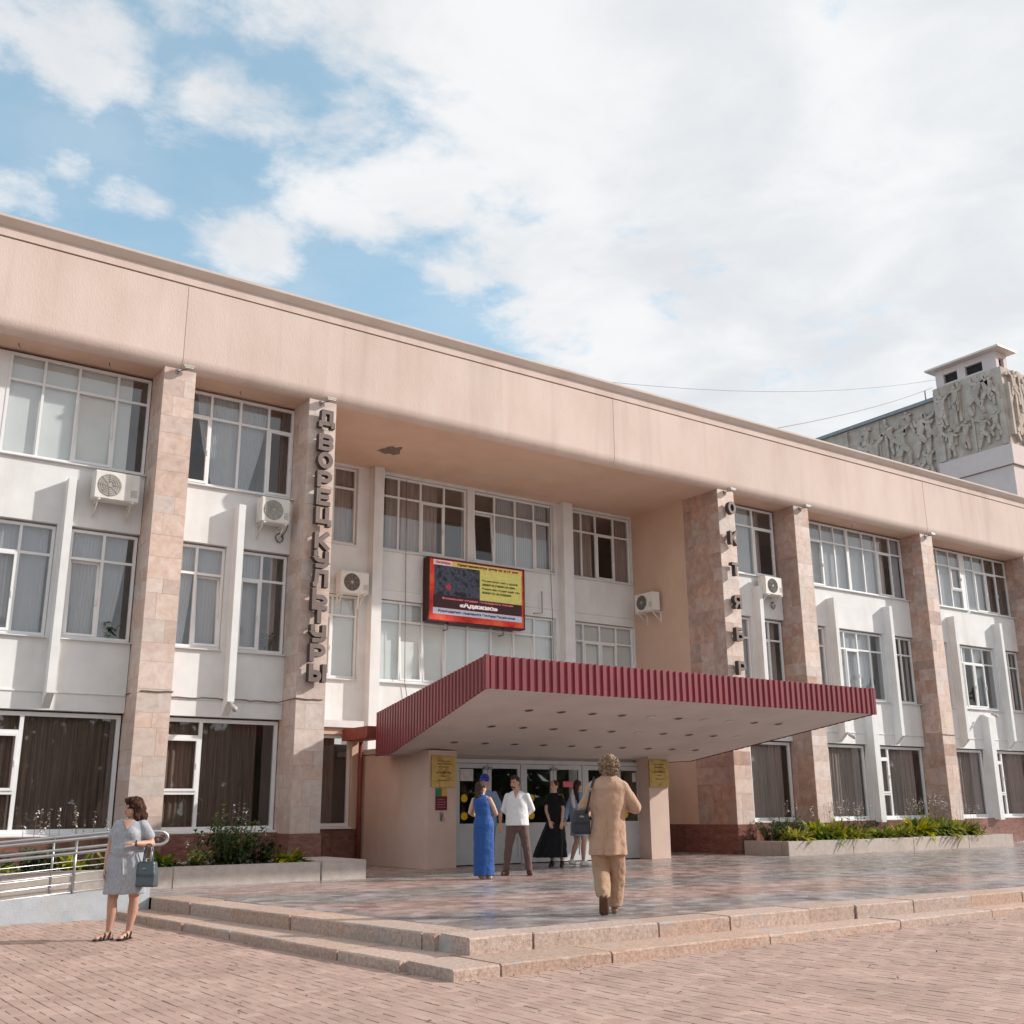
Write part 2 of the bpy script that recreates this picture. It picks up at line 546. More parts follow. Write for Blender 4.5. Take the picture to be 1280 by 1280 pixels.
def platformmat():
    """polished stone paving: pink and grey bands with a broken-marble grain"""
    m = bpy.data.materials.new('polished_stone')
    m.use_nodes = True
    N, L = m.node_tree.nodes, m.node_tree.links
    b = N['Principled BSDF']
    b.inputs['Specular IOR Level'].default_value = .5
    g = N.new('ShaderNodeNewGeometry')
    vo = N.new('ShaderNodeTexVoronoi')
    vo.inputs['Scale'].default_value = 5.5
    vo.inputs['Randomness'].default_value = 1.0
    L.new(g.outputs['Position'], vo.inputs['Vector'])
    sv = N.new('ShaderNodeSeparateColor')
    L.new(vo.outputs['Color'], sv.inputs[0])
    pink = N.new('ShaderNodeValToRGB')
    e = pink.color_ramp.elements
    e[0].color, e[1].color = (.31, .20, .175, 1), (.48, .365, .33, 1)
    q = e.new(.5)
    q.color = (.39, .265, .235, 1)
    grey = N.new('ShaderNodeValToRGB')
    e = grey.color_ramp.elements
    e[0].color, e[1].color = (.18, .17, .17, 1), (.36, .34, .335, 1)
    q = e.new(.5)
    q.color = (.255, .24, .24, 1)
    L.new(sv.outputs[0], pink.inputs[0])
    L.new(sv.outputs[0], grey.inputs[0])
    at = N.new('ShaderNodeAttribute')
    at.attribute_name = 'band'
    n1 = N.new('ShaderNodeTexNoise')
    n1.inputs['Scale'].default_value = 2.5
    n1.inputs['Detail'].default_value = 6
    L.new(g.outputs['Position'], n1.inputs['Vector'])
    mx = N.new('ShaderNodeMix')
    mx.data_type = 'RGBA'
    L.new(at.outputs['Fac'], mx.inputs['Factor'])
    L.new(pink.outputs[0], mx.inputs['A'])
    L.new(grey.outputs[0], mx.inputs['B'])
    hs = N.new('ShaderNodeHueSaturation')
    mr = N.new('ShaderNodeMapRange')
    mr.inputs['From Min'].default_value, mr.inputs['From Max'].default_value = .3, .7
    mr.inputs['To Min'].default_value, mr.inputs['To Max'].default_value = .85, 1.15
    L.new(n1.outputs['Fac'], mr.inputs['Value'])
    L.new(mr.outputs[0], hs.inputs['Value'])
    L.new(mx.outputs['Result'], hs.inputs['Color'])
    L.new(hs.outputs[0], b.inputs['Base Color'])
    rr = N.new('ShaderNodeMapRange')
    rr.inputs['From Min'].default_value, rr.inputs['From Max'].default_value = .35, .65
    rr.inputs['To Min'].default_value, rr.inputs['To Max'].default_value = .17, .42
    L.new(n1.outputs['Fac'], rr.inputs['Value'])
    L.new(rr.outputs[0], b.inputs['Roughness'])
    return m


m_plat = platformmat()


# ------------------------------------------------------------------ mesh helpers
class MB:
    def __init__(self):
        self.v, self.f, self.mi, self.sm = [], [], [], []

    def add(self, vs, fs, mi=0, smooth=False):
        o = len(self.v)
        self.v += [tuple(p) for p in vs]
        for f in fs:
            self.f.append(tuple(i + o for i in f))
            self.mi.append(mi)
            self.sm.append(smooth)
        return self

    def box(self, x0, x1, y0, y1, z0, z1, mi=0):
        v = [(x0, y0, z0), (x1, y0, z0), (x1, y1, z0), (x0, y1, z0), (x0, y0, z1), (x1, y0, z1), (x1, y1, z1), (x0, y1, z1)]
        f = [(0, 3, 2, 1), (4, 5, 6, 7), (0, 1, 5, 4), (1, 2, 6, 5), (2, 3, 7, 6), (3, 0, 4, 7)]
        return self.add(v, f, mi)

    def quad(self, a, b, c, d, mi=0):
        return self.add([a, b, c, d], [(0, 1, 2, 3)], mi)

    def prism_x(self, prof, x0, x1, mi=0, caps=True):
        """closed (y,z) outline swept along x"""
        n = len(prof)
        v = [(x0, y, z) for y, z in prof] + [(x1, y, z) for y, z in prof]
        f = [(i, (i + 1) % n, n + (i + 1) % n, n + i) for i in range(n)]
        if caps:
            f += [tuple(reversed(range(n))), tuple(range(n, 2 * n))]
        return self.add(v, f, mi)

    def prism_z(self, poly, z0, z1, mi=0):
        n = len(poly)
        zz0 = z0 if isinstance(z0, (list, tuple)) else [z0] * n
        zz1 = z1 if isinstance(z1, (list, tuple)) else [z1] * n
        v = [(p[0], p[1], zz0[i]) for i, p in enumerate(poly)] + [(p[0], p[1], zz1[i]) for i, p in enumerate(poly)]
        f = [(i, (i + 1) % n, n + (i + 1) % n, n + i) for i in range(n)]
        f += [tuple(reversed(range(n))), tuple(range(n, 2 * n))]
        return self.add(v, f, mi)

    def tube(self, pts, r, seg=8, mi=0, caps=True):
        pts = [Vector(p) for p in pts]
        rs = r if isinstance(r, (list, tuple)) else [r] * len(pts)
        rings = []
        prev = None
        for i, p in enumerate(pts):
            t = (pts[min(i + 1, len(pts) - 1)] - pts[max(i - 1, 0)]).normalized()
            if prev is None:
                a = t.cross(Vector((0, 0, 1)))
                if a.length < .05:
                    a = t.cross(Vector((1, 0, 0)))
                a.normalize()
            else:
                a = (prev - t * prev.dot(t)).normalized()
            prev = a
            b = t.cross(a)
            rings.append([p + (a * math.cos(2 * PI * k / seg) + b * math.sin(2 * PI * k / seg)) * rs[i] for k in range(seg)])
        v = [q for rg in rings for q in rg]
        f = []
        for i in range(len(pts) - 1):
            for k in range(seg):
                k2 = (k + 1) % seg
                f.append((i * seg + k, i * seg + k2, (i + 1) * seg + k2, (i + 1) * seg + k))
        if caps:
            f += [tuple(reversed(range(seg))), tuple((len(pts) - 1) * seg + k for k in range(seg))]
        return self.add(v, f, mi, True)

    def disc(self, c, n, r, seg=16, mi=0, depth=0.0):
        c, n = Vector(c), Vector(n).normalized()
        a = n.cross(Vector((0, 0, 1)))
        if a.length < .05:
            a = n.cross(Vector((1, 0, 0)))
        a.normalize()
        b = n.cross(a)
        ring = [c + (a * math.cos(2 * PI * k / seg) + b * math.sin(2 * PI * k / seg)) * r for k in range(seg)]
        if depth:
            r2_ = [p - n * depth for p in ring]
            v = ring + r2_
            f = [tuple(range(seg))] + [(k, seg + k, seg + (k + 1) % seg, (k + 1) % seg) for k in range(seg)]
            return self.add(v, f, mi)
        return self.add(ring, [tuple(range(seg))], mi)

    def build(self, name, mats, parent=None, loc=(0, 0, 0)):
        me = bpy.data.meshes.new(name)
        me.from_pydata(self.v, [], self.f)
        if not isinstance(mats, (list, tuple)):
            mats = [mats]
        for m in mats:
            me.materials.append(m)
        me.polygons.foreach_set('material_index', self.mi)
        me.polygons.foreach_set('use_smooth', self.sm)
        me.update()
        return link(name, me, parent, loc)


def link(name, data, parent=None, loc=(0, 0, 0)):
    o = bpy.data.objects.new(name, data)
    o.location = loc
    COL.objects.link(o)
    if parent is not None:
        o.parent = parent
    return o


def thing(o, label, cat, group=None):
    o['label'] = label
    o['category'] = cat
    if group:
        o['group'] = group
    return o


def empty(name, loc=(0, 0, 0), rz=0.0, parent=None):
    o = link(name, None, parent, loc)
    o.rotation_euler = (0, 0, rz)
    return o


# one unit block shared by every plain piece (pane, tile, brick): slightly bevelled edges
def unit_block(bev, name):
    bm = bmesh.new()
    bmesh.ops.create_cube(bm, size=1.0)
    if bev:
        bmesh.ops.bevel(bm, geom=[e for e in bm.edges], offset=bev, segments=1, affect='EDGES')
    me = bpy.data.meshes.new(name)
    bm.to_mesh(me)
    bm.free()
    return me


_blocks = {}


def piece(name, mat, x0, x1, y0, y1, z0, z1, parent, bev=0.0):
    """a plain block that shares its mesh with all alike blocks of the same material"""
    key = (mat.name, bev)
    if key not in _blocks:
        me = unit_block(bev, name)
        me.materials.append(mat)
        _blocks[key] = me
    o = link(name, _blocks[key], parent, ((x0 + x1) / 2, (y0 + y1) / 2, (z0 + z1) / 2))
    o.scale = (abs(x1 - x0), abs(y1 - y0), abs(z1 - z0))
    return o


def wall_cells(mb, x0, x1, z0, z1, y0, y1, holes, mi=0):
    """a wall slab facing -y with rectangular holes and their reveals"""
    xs = sorted({x0, x1, *[h[0] for h in holes], *[h[1] for h in holes]})
    zs = sorted({z0, z1, *[h[2] for h in holes], *[h[3] for h in holes]})
    xs = [x for x in xs if x0 <= x <= x1]
    zs = [z for z in zs if z0 <= z <= z1]

    def solid(i, j):
        if i < 0 or j < 0 or i >= len(xs) - 1 or j >= len(zs) - 1:
            return False
        cx, cz = (xs[i] + xs[i + 1]) / 2, (zs[j] + zs[j + 1]) / 2
        return not any(h[0] < cx < h[1] and h[2] < cz < h[3] for h in holes)
    for i in range(len(xs) - 1):
        for j in range(len(zs) - 1):
            if not solid(i, j):
                continue
            a, b, c, d = xs[i], xs[i + 1], zs[j], zs[j + 1]
            mb.quad((a, y0, c), (b, y0, c), (b, y0, d), (a, y0, d), mi)
            mb.quad((b, y1, c), (a, y1, c), (a, y1, d), (b, y1, d), mi)
            if not solid(i - 1, j):
                mb.quad((a, y1, c), (a, y0, c), (a, y0, d), (a, y1, d), mi)
            if not solid(i + 1, j):
                mb.quad((b, y0, c), (b, y1, c), (b, y1, d), (b, y0, d), mi)
            if not solid(i, j - 1):
                mb.quad((a, y1, c), (b, y1, c), (b, y0, c), (a, y0, c), mi)
            if not solid(i, j + 1):
                mb.quad((a, y0, d), (b, y0, d), (b, y1, d), (a, y1, d), mi)


def text_mesh(body, size, extrude=0.0, offset=0.0, align='LEFT', bevel=0.0):
    c = bpy.data.curves.new('text', 'FONT')
    c.body = body
    c.size = size
    c.extrude = extrude
    c.offset = offset
    c.align_x = align
    c.bevel_depth = bevel
    c.resolution_u = 3
    o = bpy.data.objects.new('text', c)
    COL.objects.link(o)
    dg = bpy.context.evaluated_depsgraph_get()
    me = bpy.data.meshes.new_from_object(o.evaluated_get(dg))
    bpy.data.objects.remove(o)
    bpy.data.curves.remove(c)
    return me


def stand_text(me, w=None, h=None):
    """scale a text mesh to a box, its lower left at the origin, then stand it up facing -y"""
    xs = [v.co.x for v in me.vertices]
    ys = [v.co.y for v in me.vertices]
    sx = (w / (max(xs) - min(xs))) if w else None
    sy = (h / (max(ys) - min(ys))) if h else None
    sx = sx or sy
    sy = sy or sx
    mx, my = min(xs), min(ys)
    for v in me.vertices:
        x, y, z = v.co
        v.co = ((x - mx) * sx, -z, (y - my) * sy)
    return me

# ================================================================== the place
Y0, YW, YG, YB = 20.55, 21.23, 21.33, 24.30      # pilaster fronts, wing walls, wing glazing, portico back wall
ZP = 0.26                                         # platform level
ZS = 10.2                                         # underside of the upper storey's soffit

# ---------------------------------------------------------------- ground
g = MB()
g.quad((-140, -120, -.014), (220, -120, -.014), (220, 260, -.014), (-140, 260, -.014))
plaza = g.build('plaza_paving', m_sand)
plaza['kind'] = 'structure'

ca, sa = math.cos(BR_ANG), math.sin(BR_ANG)
# platform outline (its left edge is a little out of square, as in the photo)
LOWER = [(5.28, 8.53), (60, 10.05), (60, 21.2), (4.0, 21.2), (4.53, 16.3)]
UPPER = [(5.87, 9.19), (60, 9.0), (60, 21.2), (4.4, 21.2), (4.99, 16.28)]


def in_lower(x, y, m=0.0):
    if y < 8.53 + (x - 5.28) * .0278 - m:
        return False
    return x > 5.28 - (y - 8.53) * .0965 - m and y < 40


# strips of pavers run towards the building: one stretcher across, then a pair of bricks along, over and over
cands = []
for r in range(-70, 130):
    for c in range(0, 80):
        v0 = c * .3 + .1 * ((r * 7) % 3)
        for (du, dv, turn) in ((.10, .05, 1), (.05, .20, 0), (.15, .20, 0)):
            u, v = r * .2 + du, v0 + dv
            x = u * ca - v * sa
            y = u * sa + v * ca
            if y < 4.6 or y > 17.0 or x < -2.5 or x > 17.5:
                continue
            dep = x * fw.x + y * fw.y
            lat = x * rt.x + y * rt.y
            if dep < 5.6 or abs(lat) > .5 * dep + 1.0:
                continue
            if in_lower(x, y, -.03) or (y > 16.35 and x < 5.2):
                continue
            cands.append((dep, x, y, turn))
cands.sort()
bm = bmesh.new()
bmesh.ops.create_cube(bm, size=1.0)
for v in bm.verts:
    v.co = (v.co.x * (BR_W - .0048), v.co.y * (BR_L - .0048), v.co.z * .05 - .025)
bmesh.ops.bevel(bm, geom=[e for e in bm.edges if all(v.co.z > -.01 for v in e.verts)], offset=.003, segments=1, affect='EDGES')
_bk = bpy.data.meshes.new('brick')
bm.to_mesh(_bk)
bm.free()
_bk.materials.append(m_brick)
rb = random.Random(3)
# the ones that show largest are those nearest to the camera inside the frame
front = [c for c in cands if abs(c[1] * rt.x + c[2] * rt.y) < .49 * c[0] and c[0] > 6.2][:300]
fs = set(front)
for (d, x, y, tn) in front:
    o = link('brick', _bk, plaza, (x, y, rb.choice((-.0032, -.002, -.001, 0, 0, .0007, .0012))))
    o.rotation_euler = (rb.uniform(-.006, .006), rb.uniform(-.01, .01), BR_ANG + tn * PI / 2 + rb.uniform(-.006, .006))
bv = [v.co.copy() for v in _bk.vertices]
bf = [tuple(p.vertices) for p in _bk.polygons]
mb = MB()
tones = []
for c in cands:
    if c in fs:
        continue
    d, x, y, tn = c
    dz = rb.choice((-.0032, -.002, -.001, 0, 0, .0007, .0012))
    a = BR_ANG + tn * PI / 2 + rb.uniform(-.006, .006)
    c2, s2 = math.cos(a), math.sin(a)
    tx, ty = rb.uniform(-.01, .01), rb.uniform(-.006, .006)
    mb.add([(x + p.x * c2 - p.y * s2, y + p.x * s2 + p.y * c2, p.z + dz + p.x * tx + p.y * ty) for p in bv], bf)
    tones += [rb.random()] * len(bv)
o = mb.build('bricks', m_brickmass, plaza)
o.data.attributes.new('tone', 'FLOAT', 'POINT').data.foreach_set('value', tones)
o['kind'] = 'stuff'

# ---------------------------------------------------------------- entrance steps of granite blocks
steps = empty('entrance_steps', (5.3, 8.6, 0))
steps['kind'] = 'structure'
rs = random.Random(11)


def block_run(p0, p1, width, z0, z1, cuts, inward):
    """granite blocks along p0->p1, `width` deep towards `inward`"""
    p0, p1 = Vector((*p0, 0)), Vector((*p1, 0))
    L = (p1 - p0).length
    t = (p1 - p0) / L
    n = Vector((*inward, 0))
    for a, b in zip(cuts[:-1], cuts[1:]):
        j = .012
        mb = MB()
        e = .012
        a_, b_ = a + j, b - j
        dz, dy = rs.uniform(-.006, .006), rs.uniform(-.012, .012)

        def P(s, w, z):
            q = p0 + t * s + n * (w + dy)
            return (q.x - 5.3, q.y - 8.6, z)
        # a block with worn, slightly irregular arrises
        k = max(2, int((b_ - a_) / .12))
        vs, fcs = [], []
        for i in range(k + 1):
            s = a_ + (b_ - a_) * i / k
            ch = e * rs.uniform(.6, 1.8)
            w = rs.uniform(-.004, .004)
            vs += [P(s, w, z0), P(s, w * .6, z1 - ch + dz), P(s, ch, z1 + dz + rs.uniform(-.002, .002)), P(s, width, z1 + dz), P(s, width, z0)]
        for i in range(k):
            for q in range(5):
                q2 = (q + 1) % 5
                fcs.append((i * 5 + q, i * 5 + q2, (i + 1) * 5 + q2, (i + 1) * 5 + q))
        fcs += [(4, 3, 2, 1, 0), tuple(k * 5 + q for q in range(5))]
        mb.add(vs, fcs)
        mb.build('stone_block', m_step, steps)


def seq(vals):
    return vals


# lower tread: front edge and left edge
fr0, fr1 = (5.28, 8.53), (40, 9.495)
block_run(fr0, fr1, .78, -.05, .10, [0, .52, 1.85, 4.15, 6.55, 8.6, 10.4, 12.6, 14.8, 17, 19.4, 21.6, 24, 26, 28.4, 30.6, 33, 34.7], (-.0278, .9996))
lf0, lf1 = (5.28, 8.53), (4.52, 16.3)
block_run(lf0, lf1, .80, -.05, .10, [.79, 1.9, 3.05, 4.3, 5.6, 6.7, 7.8], (.9953, .0965))
# upper tread
block_run((5.87, 9.19), (40, 9.07), .52, .02, ZP, [0, .76, 2.42, 3.5, 4.85, 5.7, 6.85, 8.15, 9.4, 11, 12.9, 14.8, 17, 19, 21, 23, 25.4, 28, 30.4, 32.6, 34.1], (0, 1))
block_run((5.87, 9.19), (4.99, 16.28), .52, .02, ZP, [.53, .74, 1.9, 3.3, 4.7, 5.9, 7.12], (.9924, .123))
mb = MB()      # mortar bed between and under the blocks
mb.prism_z([(5.34, 8.6), (40, 9.56), (40, 12), (5.34, 12), (4.6, 16.25)], -.06, .085)
mb.prism_z([(5.92, 9.24), (40, 9.12), (40, 14), (6.2, 14), (5.05, 16.25)], .01, ZP - .012)
for v in range(len(mb.v)):
    x, y, z = mb.v[v]
    mb.v[v] = (x - 5.3, y - 8.6, z)
mb.build('mortar_bed', m_mortar, steps)

# platform paving, one sheet cut into bands of pink and grey stone
verts, faces, band = [], [], []
pl = MB()
nx, ny = 220, 70
xs = [5.0 + i * (60 - 5.0) / nx for i in range(nx + 1)]
ys = [9.66 + j * (26.3 - 9.66) / ny for j in range(ny + 1)]
for y in ys:
    for x in xs:
        lim = 6.36 - (y - 9.66) * .124 if y < 16.28 else 4.42
        verts.append((max(x, lim), y, ZP - .002))
for j in range(ny):
    for i in range(nx):
        a = j * (nx + 1) + i
        faces.append((a, a + 1, a + nx + 2, a + nx + 1))
me = bpy.data.meshes.new('platform')
me.from_pydata(verts, [], faces)
me.materials.append(m_plat)
at = me.attributes.new('band', 'FLOAT', 'POINT')
vals = []
for (x, y, z) in verts:
    # a grey border, then diagonal bands that widen towards the doors
    u = (y - 9.66)
    e = min(u, (x - (6.36 - u * .124)))
    d1 = (x + y * 1.35)
    w = mnoise.noise(Vector((x * .9, y * .9, 0))) * .5
    t = (u + (x - 10) * .10 + w * .5)
    s = math.sin(t * 1.55 + .55)
    g_ = max(0, min(1, .5 + s * 1.3 + w * .6))
    if e < .32:
        g_ = .85
    if x > 15:
        g_ = max(g_, min(1, (x - 15) / 4) * (.75 + .35 * math.sin(t * 2.1)))
    vals.append(.06 + .80 * max(0, min(1, g_)))
at.data.foreach_set('value', vals)
platform = link('platform', me)
platform['kind'] = 'structure'

# ---------------------------------------------------------------- ramp
ramp = MB()
ramp.prism_z([(-3.0, 16.4), (5.0, 16.4), (5.0, 16.55), (-3.0, 16.55)], [-.05] * 4, [.0 + .02, .40, .40, .02])
rw = ramp.build('ramp', m_ramp)
rw['kind'] = 'structure'
mb = MB()
mb.prism_z([(-3.0, 16.55), (4.98, 16.55), (4.98, 18.2), (-3.0, 18.2)], [-.05] * 4, [.0, .27, .27, .0])
mb.build('ramp_floor', m_rampfloor, rw)


def railing(y, label):
    r = empty('handrail', (3.94, y, 0))
    thing(r, label, 'handrail', 'handrails of the ramp')

    def zt(x, h):
        return h - .078 * (5.0 - x)
    for hh, nm in ((1.165, 'top_rail'), (.975, 'lower_rail')):
        pass
    mb = MB()      # the two hand rails are one bent pipe, joined by a loop at the platform end
    pts = [(x - 3.94, 0, zt(x, 1.165)) for x in (-1.6, 0, 1.5, 3, 4.2, 5.05)]
    for k in range(1, 8):
        a = PI / 2 - PI * k / 8
        pts.append((5.07 - 3.94 + .155 * math.cos(a), 0, 1.0725 + .0975 * math.sin(a)))
    pts += [(x - 3.94, 0, zt(x, .975)) for x in (5.05, 4.2, 3, 1.5, 0, -1.6)]
    mb.tube(pts, .024, 10)
    mb.build('hand_rail', m_steel, r)
    for x in (-1.0, .6, 2.2, 3.94, 5.0):
        mb = MB()
        b = .02 + .0475 * (x + 3) + (-.02 if y > 17 else 0)
        mb.tube([(x - 3.94, 0, max(.0, b) - .05), (x - 3.94, 0, zt(x, 1.15))], .019, 8)
        mb.disc((x - 3.94, 0, b + .01), (0, 0, 1), .045, 12, depth=.012)
        mb.build('post', m_steel, r)
    for hh in (.79, .70, .58, .46, .335):
        mb = MB()
        mb.tube([(x - 3.94, 0, zt(x, hh)) for x in (-1.0, 5.0)], .0075, 6)
        mb.build('bar', m_steel, r)


railing(16.47, 'front steel handrail on the painted ramp kerb, its rounded end by the steps')
railing(17.85, 'rear steel handrail of the ramp, close to the flower bed wall')


# ---------------------------------------------------------------- the palace
palace = empty('palace', (15.52, Y0, 0))
thing(palace, 'long pink and white three storey palace of culture with tall stone pilasters', 'building')
PO = Vector((15.52, Y0, 0))


class PB(MB):
    """mesh builder in world coordinates for parts of a parent standing at PO"""
    def __init__(self, org=PO):
        super().__init__()
        self.org = org

    def build(self, name, mats, parent=palace, loc=(0, 0, 0)):
        self.v = [(x - self.org.x, y - self.org.y, z - self.org.z) for x, y, z in self.v]
        return super().build(name, mats, parent, loc)


def ppiece(name, mat, x0, x1, y0, y1, z0, z1, parent=palace, org=PO, bev=0.0):
    o = piece(name, mat, x0, x1, y0, y1, z0, z1, parent, bev)
    o.location = o.location - org
    return o


rt_ = random.Random(5)
PILS = [-6.78, -.53, 5.73, 8.92, 21.47, 24.68, 30.94, 37.16, 43.42]


def pilaster(px):
    deep = 1.42 if abs(px - 21.47) < .1 else .86
    w = .65
    core = PB()
    core.box(px + .014, px + w - .014, Y0 + .014, Y0 + deep, 1.0, ZS + .02)
    core.box(px + .010, px + w - .010, Y0 + .018, Y0 + deep - .02, ZP - .2, 1.0)
    c = core.build('pilaster', m_joint)
    # granite foot
    g_ = .003
    ppiece('plinth_stone', m_granite if px > 10 or px < 9 else m_granlight, px - .02, px + w + .02, Y0 - .025, Y0 + .02, ZP - .1, 1.0, c)
    ppiece('plinth_stone', m_granite, px - .024, px + .0, Y0 - .0, Y0 + deep - .03, ZP - .1, .998, c)
    # courses of travertine tiles: front, left side, right side
    for face in ('front', 'left', 'right'):
        if face == 'right' and px > 6:
            continue        # turned away from the camera, plain core
        z = 1.004
        row = 0
        while z < ZS - .05:
            h = rt_.choice((.28, .36, .44, .52))
            if z + h > ZS - .2:
                h = ZS - z
            span = w if face == 'front' else deep
            n = 1
            if face == 'front':
                cuts = [0, w] if rt_.random() < .45 else [0, rt_.choice((.22, .32, .42)), w]
            else:
                cuts = [0]
                while cuts[-1] < span - .2:
                    cuts.append(min(span, cuts[-1] + rt_.choice((.34, .42, .5, .6))))
                if span - cuts[-1] > 0:
                    cuts[-1] = span
                if len(cuts) > 2 and cuts[-1] - cuts[-2] < .15:
                    cuts.pop(-2)
            for a, b in zip(cuts[:-1], cuts[1:]):
                pr_ = rt_.uniform(0, .004)
                if face == 'front':
                    ppiece('tile', m_tileredshade if rt_.random() < (.08 if px > 20 else .02) else m_tile, px + a + g_ / 2, px + b - g_ / 2, Y0 - pr_, Y0 + .016, z + g_ / 2, z + h - g_ / 2, c)
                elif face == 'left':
                    ppiece('tile', m_tileredshade if px > 20 else m_tile, px - pr_, px + .016, Y0 + a + .017 * (a == 0) + g_ / 2, Y0 + b - g_ / 2, z + g_ / 2, z + h - g_ / 2, c)  # right wing left faces take the tile tone with shade painted in
                else:
                    ppiece('tile', m_tile, px + w - .016, px + w + pr_, Y0 + a + .017 * (a == 0) + g_ / 2, Y0 + b - g_ / 2, z + g_ / 2, z + h - g_ / 2, c)
            z += h
    return c


for px in PILS:
    pilaster(px)


def curtain(par, org, x0, x1, z0, z1, y, mat, amp=.035, step=.085, seed=0, gather=0.0):
    """hanging cloth with folds; `gather` pulls one lower corner aside"""
    rr = random.Random(seed * 7 + int(x0 * 100))
    n = max(6, int((x1 - x0) / (step / 4)))
    mb = MB()
    rows = [0, .3, .6, 1.0]
    ph = rr.uniform(0, 6)
    vs = []
    for r in rows:
        for i in range(n + 1):
            t = i / n
            x = x0 + (x1 - x0) * t
            w = math.sin(x / step * 2 * PI + ph + 1.3 * math.sin(x * 2.1 + ph)) * amp * (.6 + .4 * math.sin(x * 3 + ph * 2))
            if gather:
                x = x0 + (x - x0) * (1 - gather * r ** 1.5) if gather > 0 else x1 - (x1 - x) * (1 + gather * r ** 1.5)
            vs.append((x - org.x, y + w * (.8 + .3 * r) - org.y, z1 + (z0 - z1) * r - org.z))
    fcs = []
    for r in range(len(rows) - 1):
        for i in range(n):
            a = r * (n + 1) + i
            fcs.append((a + n + 1, a + n + 2, a + 1, a))
    mb.add(vs, fcs, 0, True)
    return mb.build('curtain', mat, par)


def window(x0, x1, z0, z1, y, mull=(), splits=None, zt=None, sash=(), tilt=(), hang=(), sill=True, fr=.055, mw=.05, org=PO, parent=palace,
           glass=None, fd=.07):
    """a white framed window: its own mesh is the frame; panes, opening sashes, sill and curtains are its pieces"""
    glass = glass or m_glass
    f = PB(org)
    f.box(x0, x0 + fr, y, y + fd, z0, z1)
    f.box(x1 - fr, x1, y, y + fd, z0, z1)
    f.box(x0 + fr, x1 - fr, y + .001, y + fd, z0, z0 + fr)
    f.box(x0 + fr, x1 - fr, y + .001, y + fd, z1 - fr, z1)
    edges = [x0 + fr] + list(mull) + [x1 - fr]
    for m_ in mull:
        f.box(m_ - mw / 2, m_ + mw / 2, y + .004, y + fd - .004, z0 + fr, z1 - fr)
    cells = []
    for i in range(len(edges) - 1):
        a = edges[i] + (mw / 2 if i > 0 else 0)
        b = edges[i + 1] - (mw / 2 if i < len(edges) - 2 else 0)
        sp = (splits or {}).get(i, [zt] if zt else [])
        zz = [z0 + fr] + list(sp) + [z1 - fr]
        for s in sp:
            f.box(a, b, y + .006, y + fd - .006, s - mw / 2, s + mw / 2)
        for j in range(len(zz) - 1):
            c = zz[j] + (mw / 2 if j > 0 else 0)
            d = zz[j + 1] - (mw / 2 if j < len(zz) - 2 else 0)
            cells.append((i, j, a, b, c, d))
    w = f.build('window', m_pvc, parent)
    for (i, j, a, b, c, d) in cells:
        yp = y + .03
        if (i, j) in sash or (i, j) in tilt:
            k = .05
            s = MB()
            W_, H_ = b - a + .016, d - c + .016
            s.box(-W_ / 2, -W_ / 2 + k, -.012, .05, 0, H_)
            s.box(W_ / 2 - k, W_ / 2, -.012, .05, 0, H_)
            s.box(-W_ / 2 + k, W_ / 2 - k, -.011, .05, 0, k)
            s.box(-W_ / 2 + k, W_ / 2 - k, -.011, .05, H_ - k, H_)
            s.quad((-W_ / 2 + k, .02, k), (W_ / 2 - k, .02, k), (W_ / 2 - k, .02, H_ - k), (-W_ / 2 + k, .02, H_ - k), 1)
            s.box(W_ / 2 - k * .75, W_ / 2 - k * .35, -.05, -.012, H_ * .42, H_ * .42 + .11)
            o = s.build('sash', [m_pvc, glass], w, ((a + b) / 2 - org.x, y - .004 - org.y, c - .008 - org.z))
            if (i, j) in tilt:
                o.rotation_euler = (-math.radians(4.5), 0, 0)
        else:
            ppiece('pane', glass, a - .005, b + .005, yp, yp + .006, c - .005, d + .005, w, org)
    if sill:
        s = PB(org)
        s.prism_x([(y - .17, z0 - .05), (y - .17, z0 - .03), (y + .002, z0 - .002), (y + .002, z0 - .05)], x0 - .01, x1 + .01)
        s.build('sill', m_sill, w)
    for h in hang:
        kind, a, b, c, d = h[:5]
        if kind == 'blind':
            q = PB(org)
            q.box(a, b, y + .10, y + .104, c, d)
            q.tube([(a, y + .10, d), (b, y + .10, d)], .02, 6)
            q.build('blind', m_blind, w)
        else:
            mat = {'sheer': m_sheer, 'brown': m_brown, 'taupe': m_brownlight}[kind]
            curtain(w, org, a, b, c, d, y + (.155 if kind != 'sheer' else .125), mat, amp=.04 if kind != 'sheer' else .022,
                    step=.13 if kind != 'sheer' else .07, seed=len(bpy.data.objects), gather=h[5] if len(h) > 5 else 0.0)
    return w


def fin(cx, z_bot=3.29, z_top=7.67, d=.28, w=.145, yb=YW):
    f = PB()
    x0, x1 = cx - w / 2, cx + w / 2
    f.prism_x([(yb + .01, z_bot), (yb - d, z_bot + .27), (yb - d, z_top), (yb + .01, z_top)], x0, x1)
    return f.build('fin', m_white)


def granite_base(x0, x1, y):
    n = max(1, round((x1 - x0) / .8))
    for i in range(n):
        a = x0 + (x1 - x0) * i / n
        b = x0 + (x1 - x0) * (i + 1) / n
        ppiece('base_stone', m_granite, a + .003, b - .003, y, y + .2, ZP - .25, 1.03)


def wing_wall(x0, x1, holes):
    w = PB()
    wall_cells(w, x0, x1, 3.27, ZS + .03, YW, YW + .32, holes)
    w.box(x0, x1, YW - .03, YW, 3.59, 3.625)                         # thin string course
    w.build('wall', m_white)
    w = PB()
    w.box(x0, x1, YW - .028, YW - .001, 6.80, 7.42)
    return w


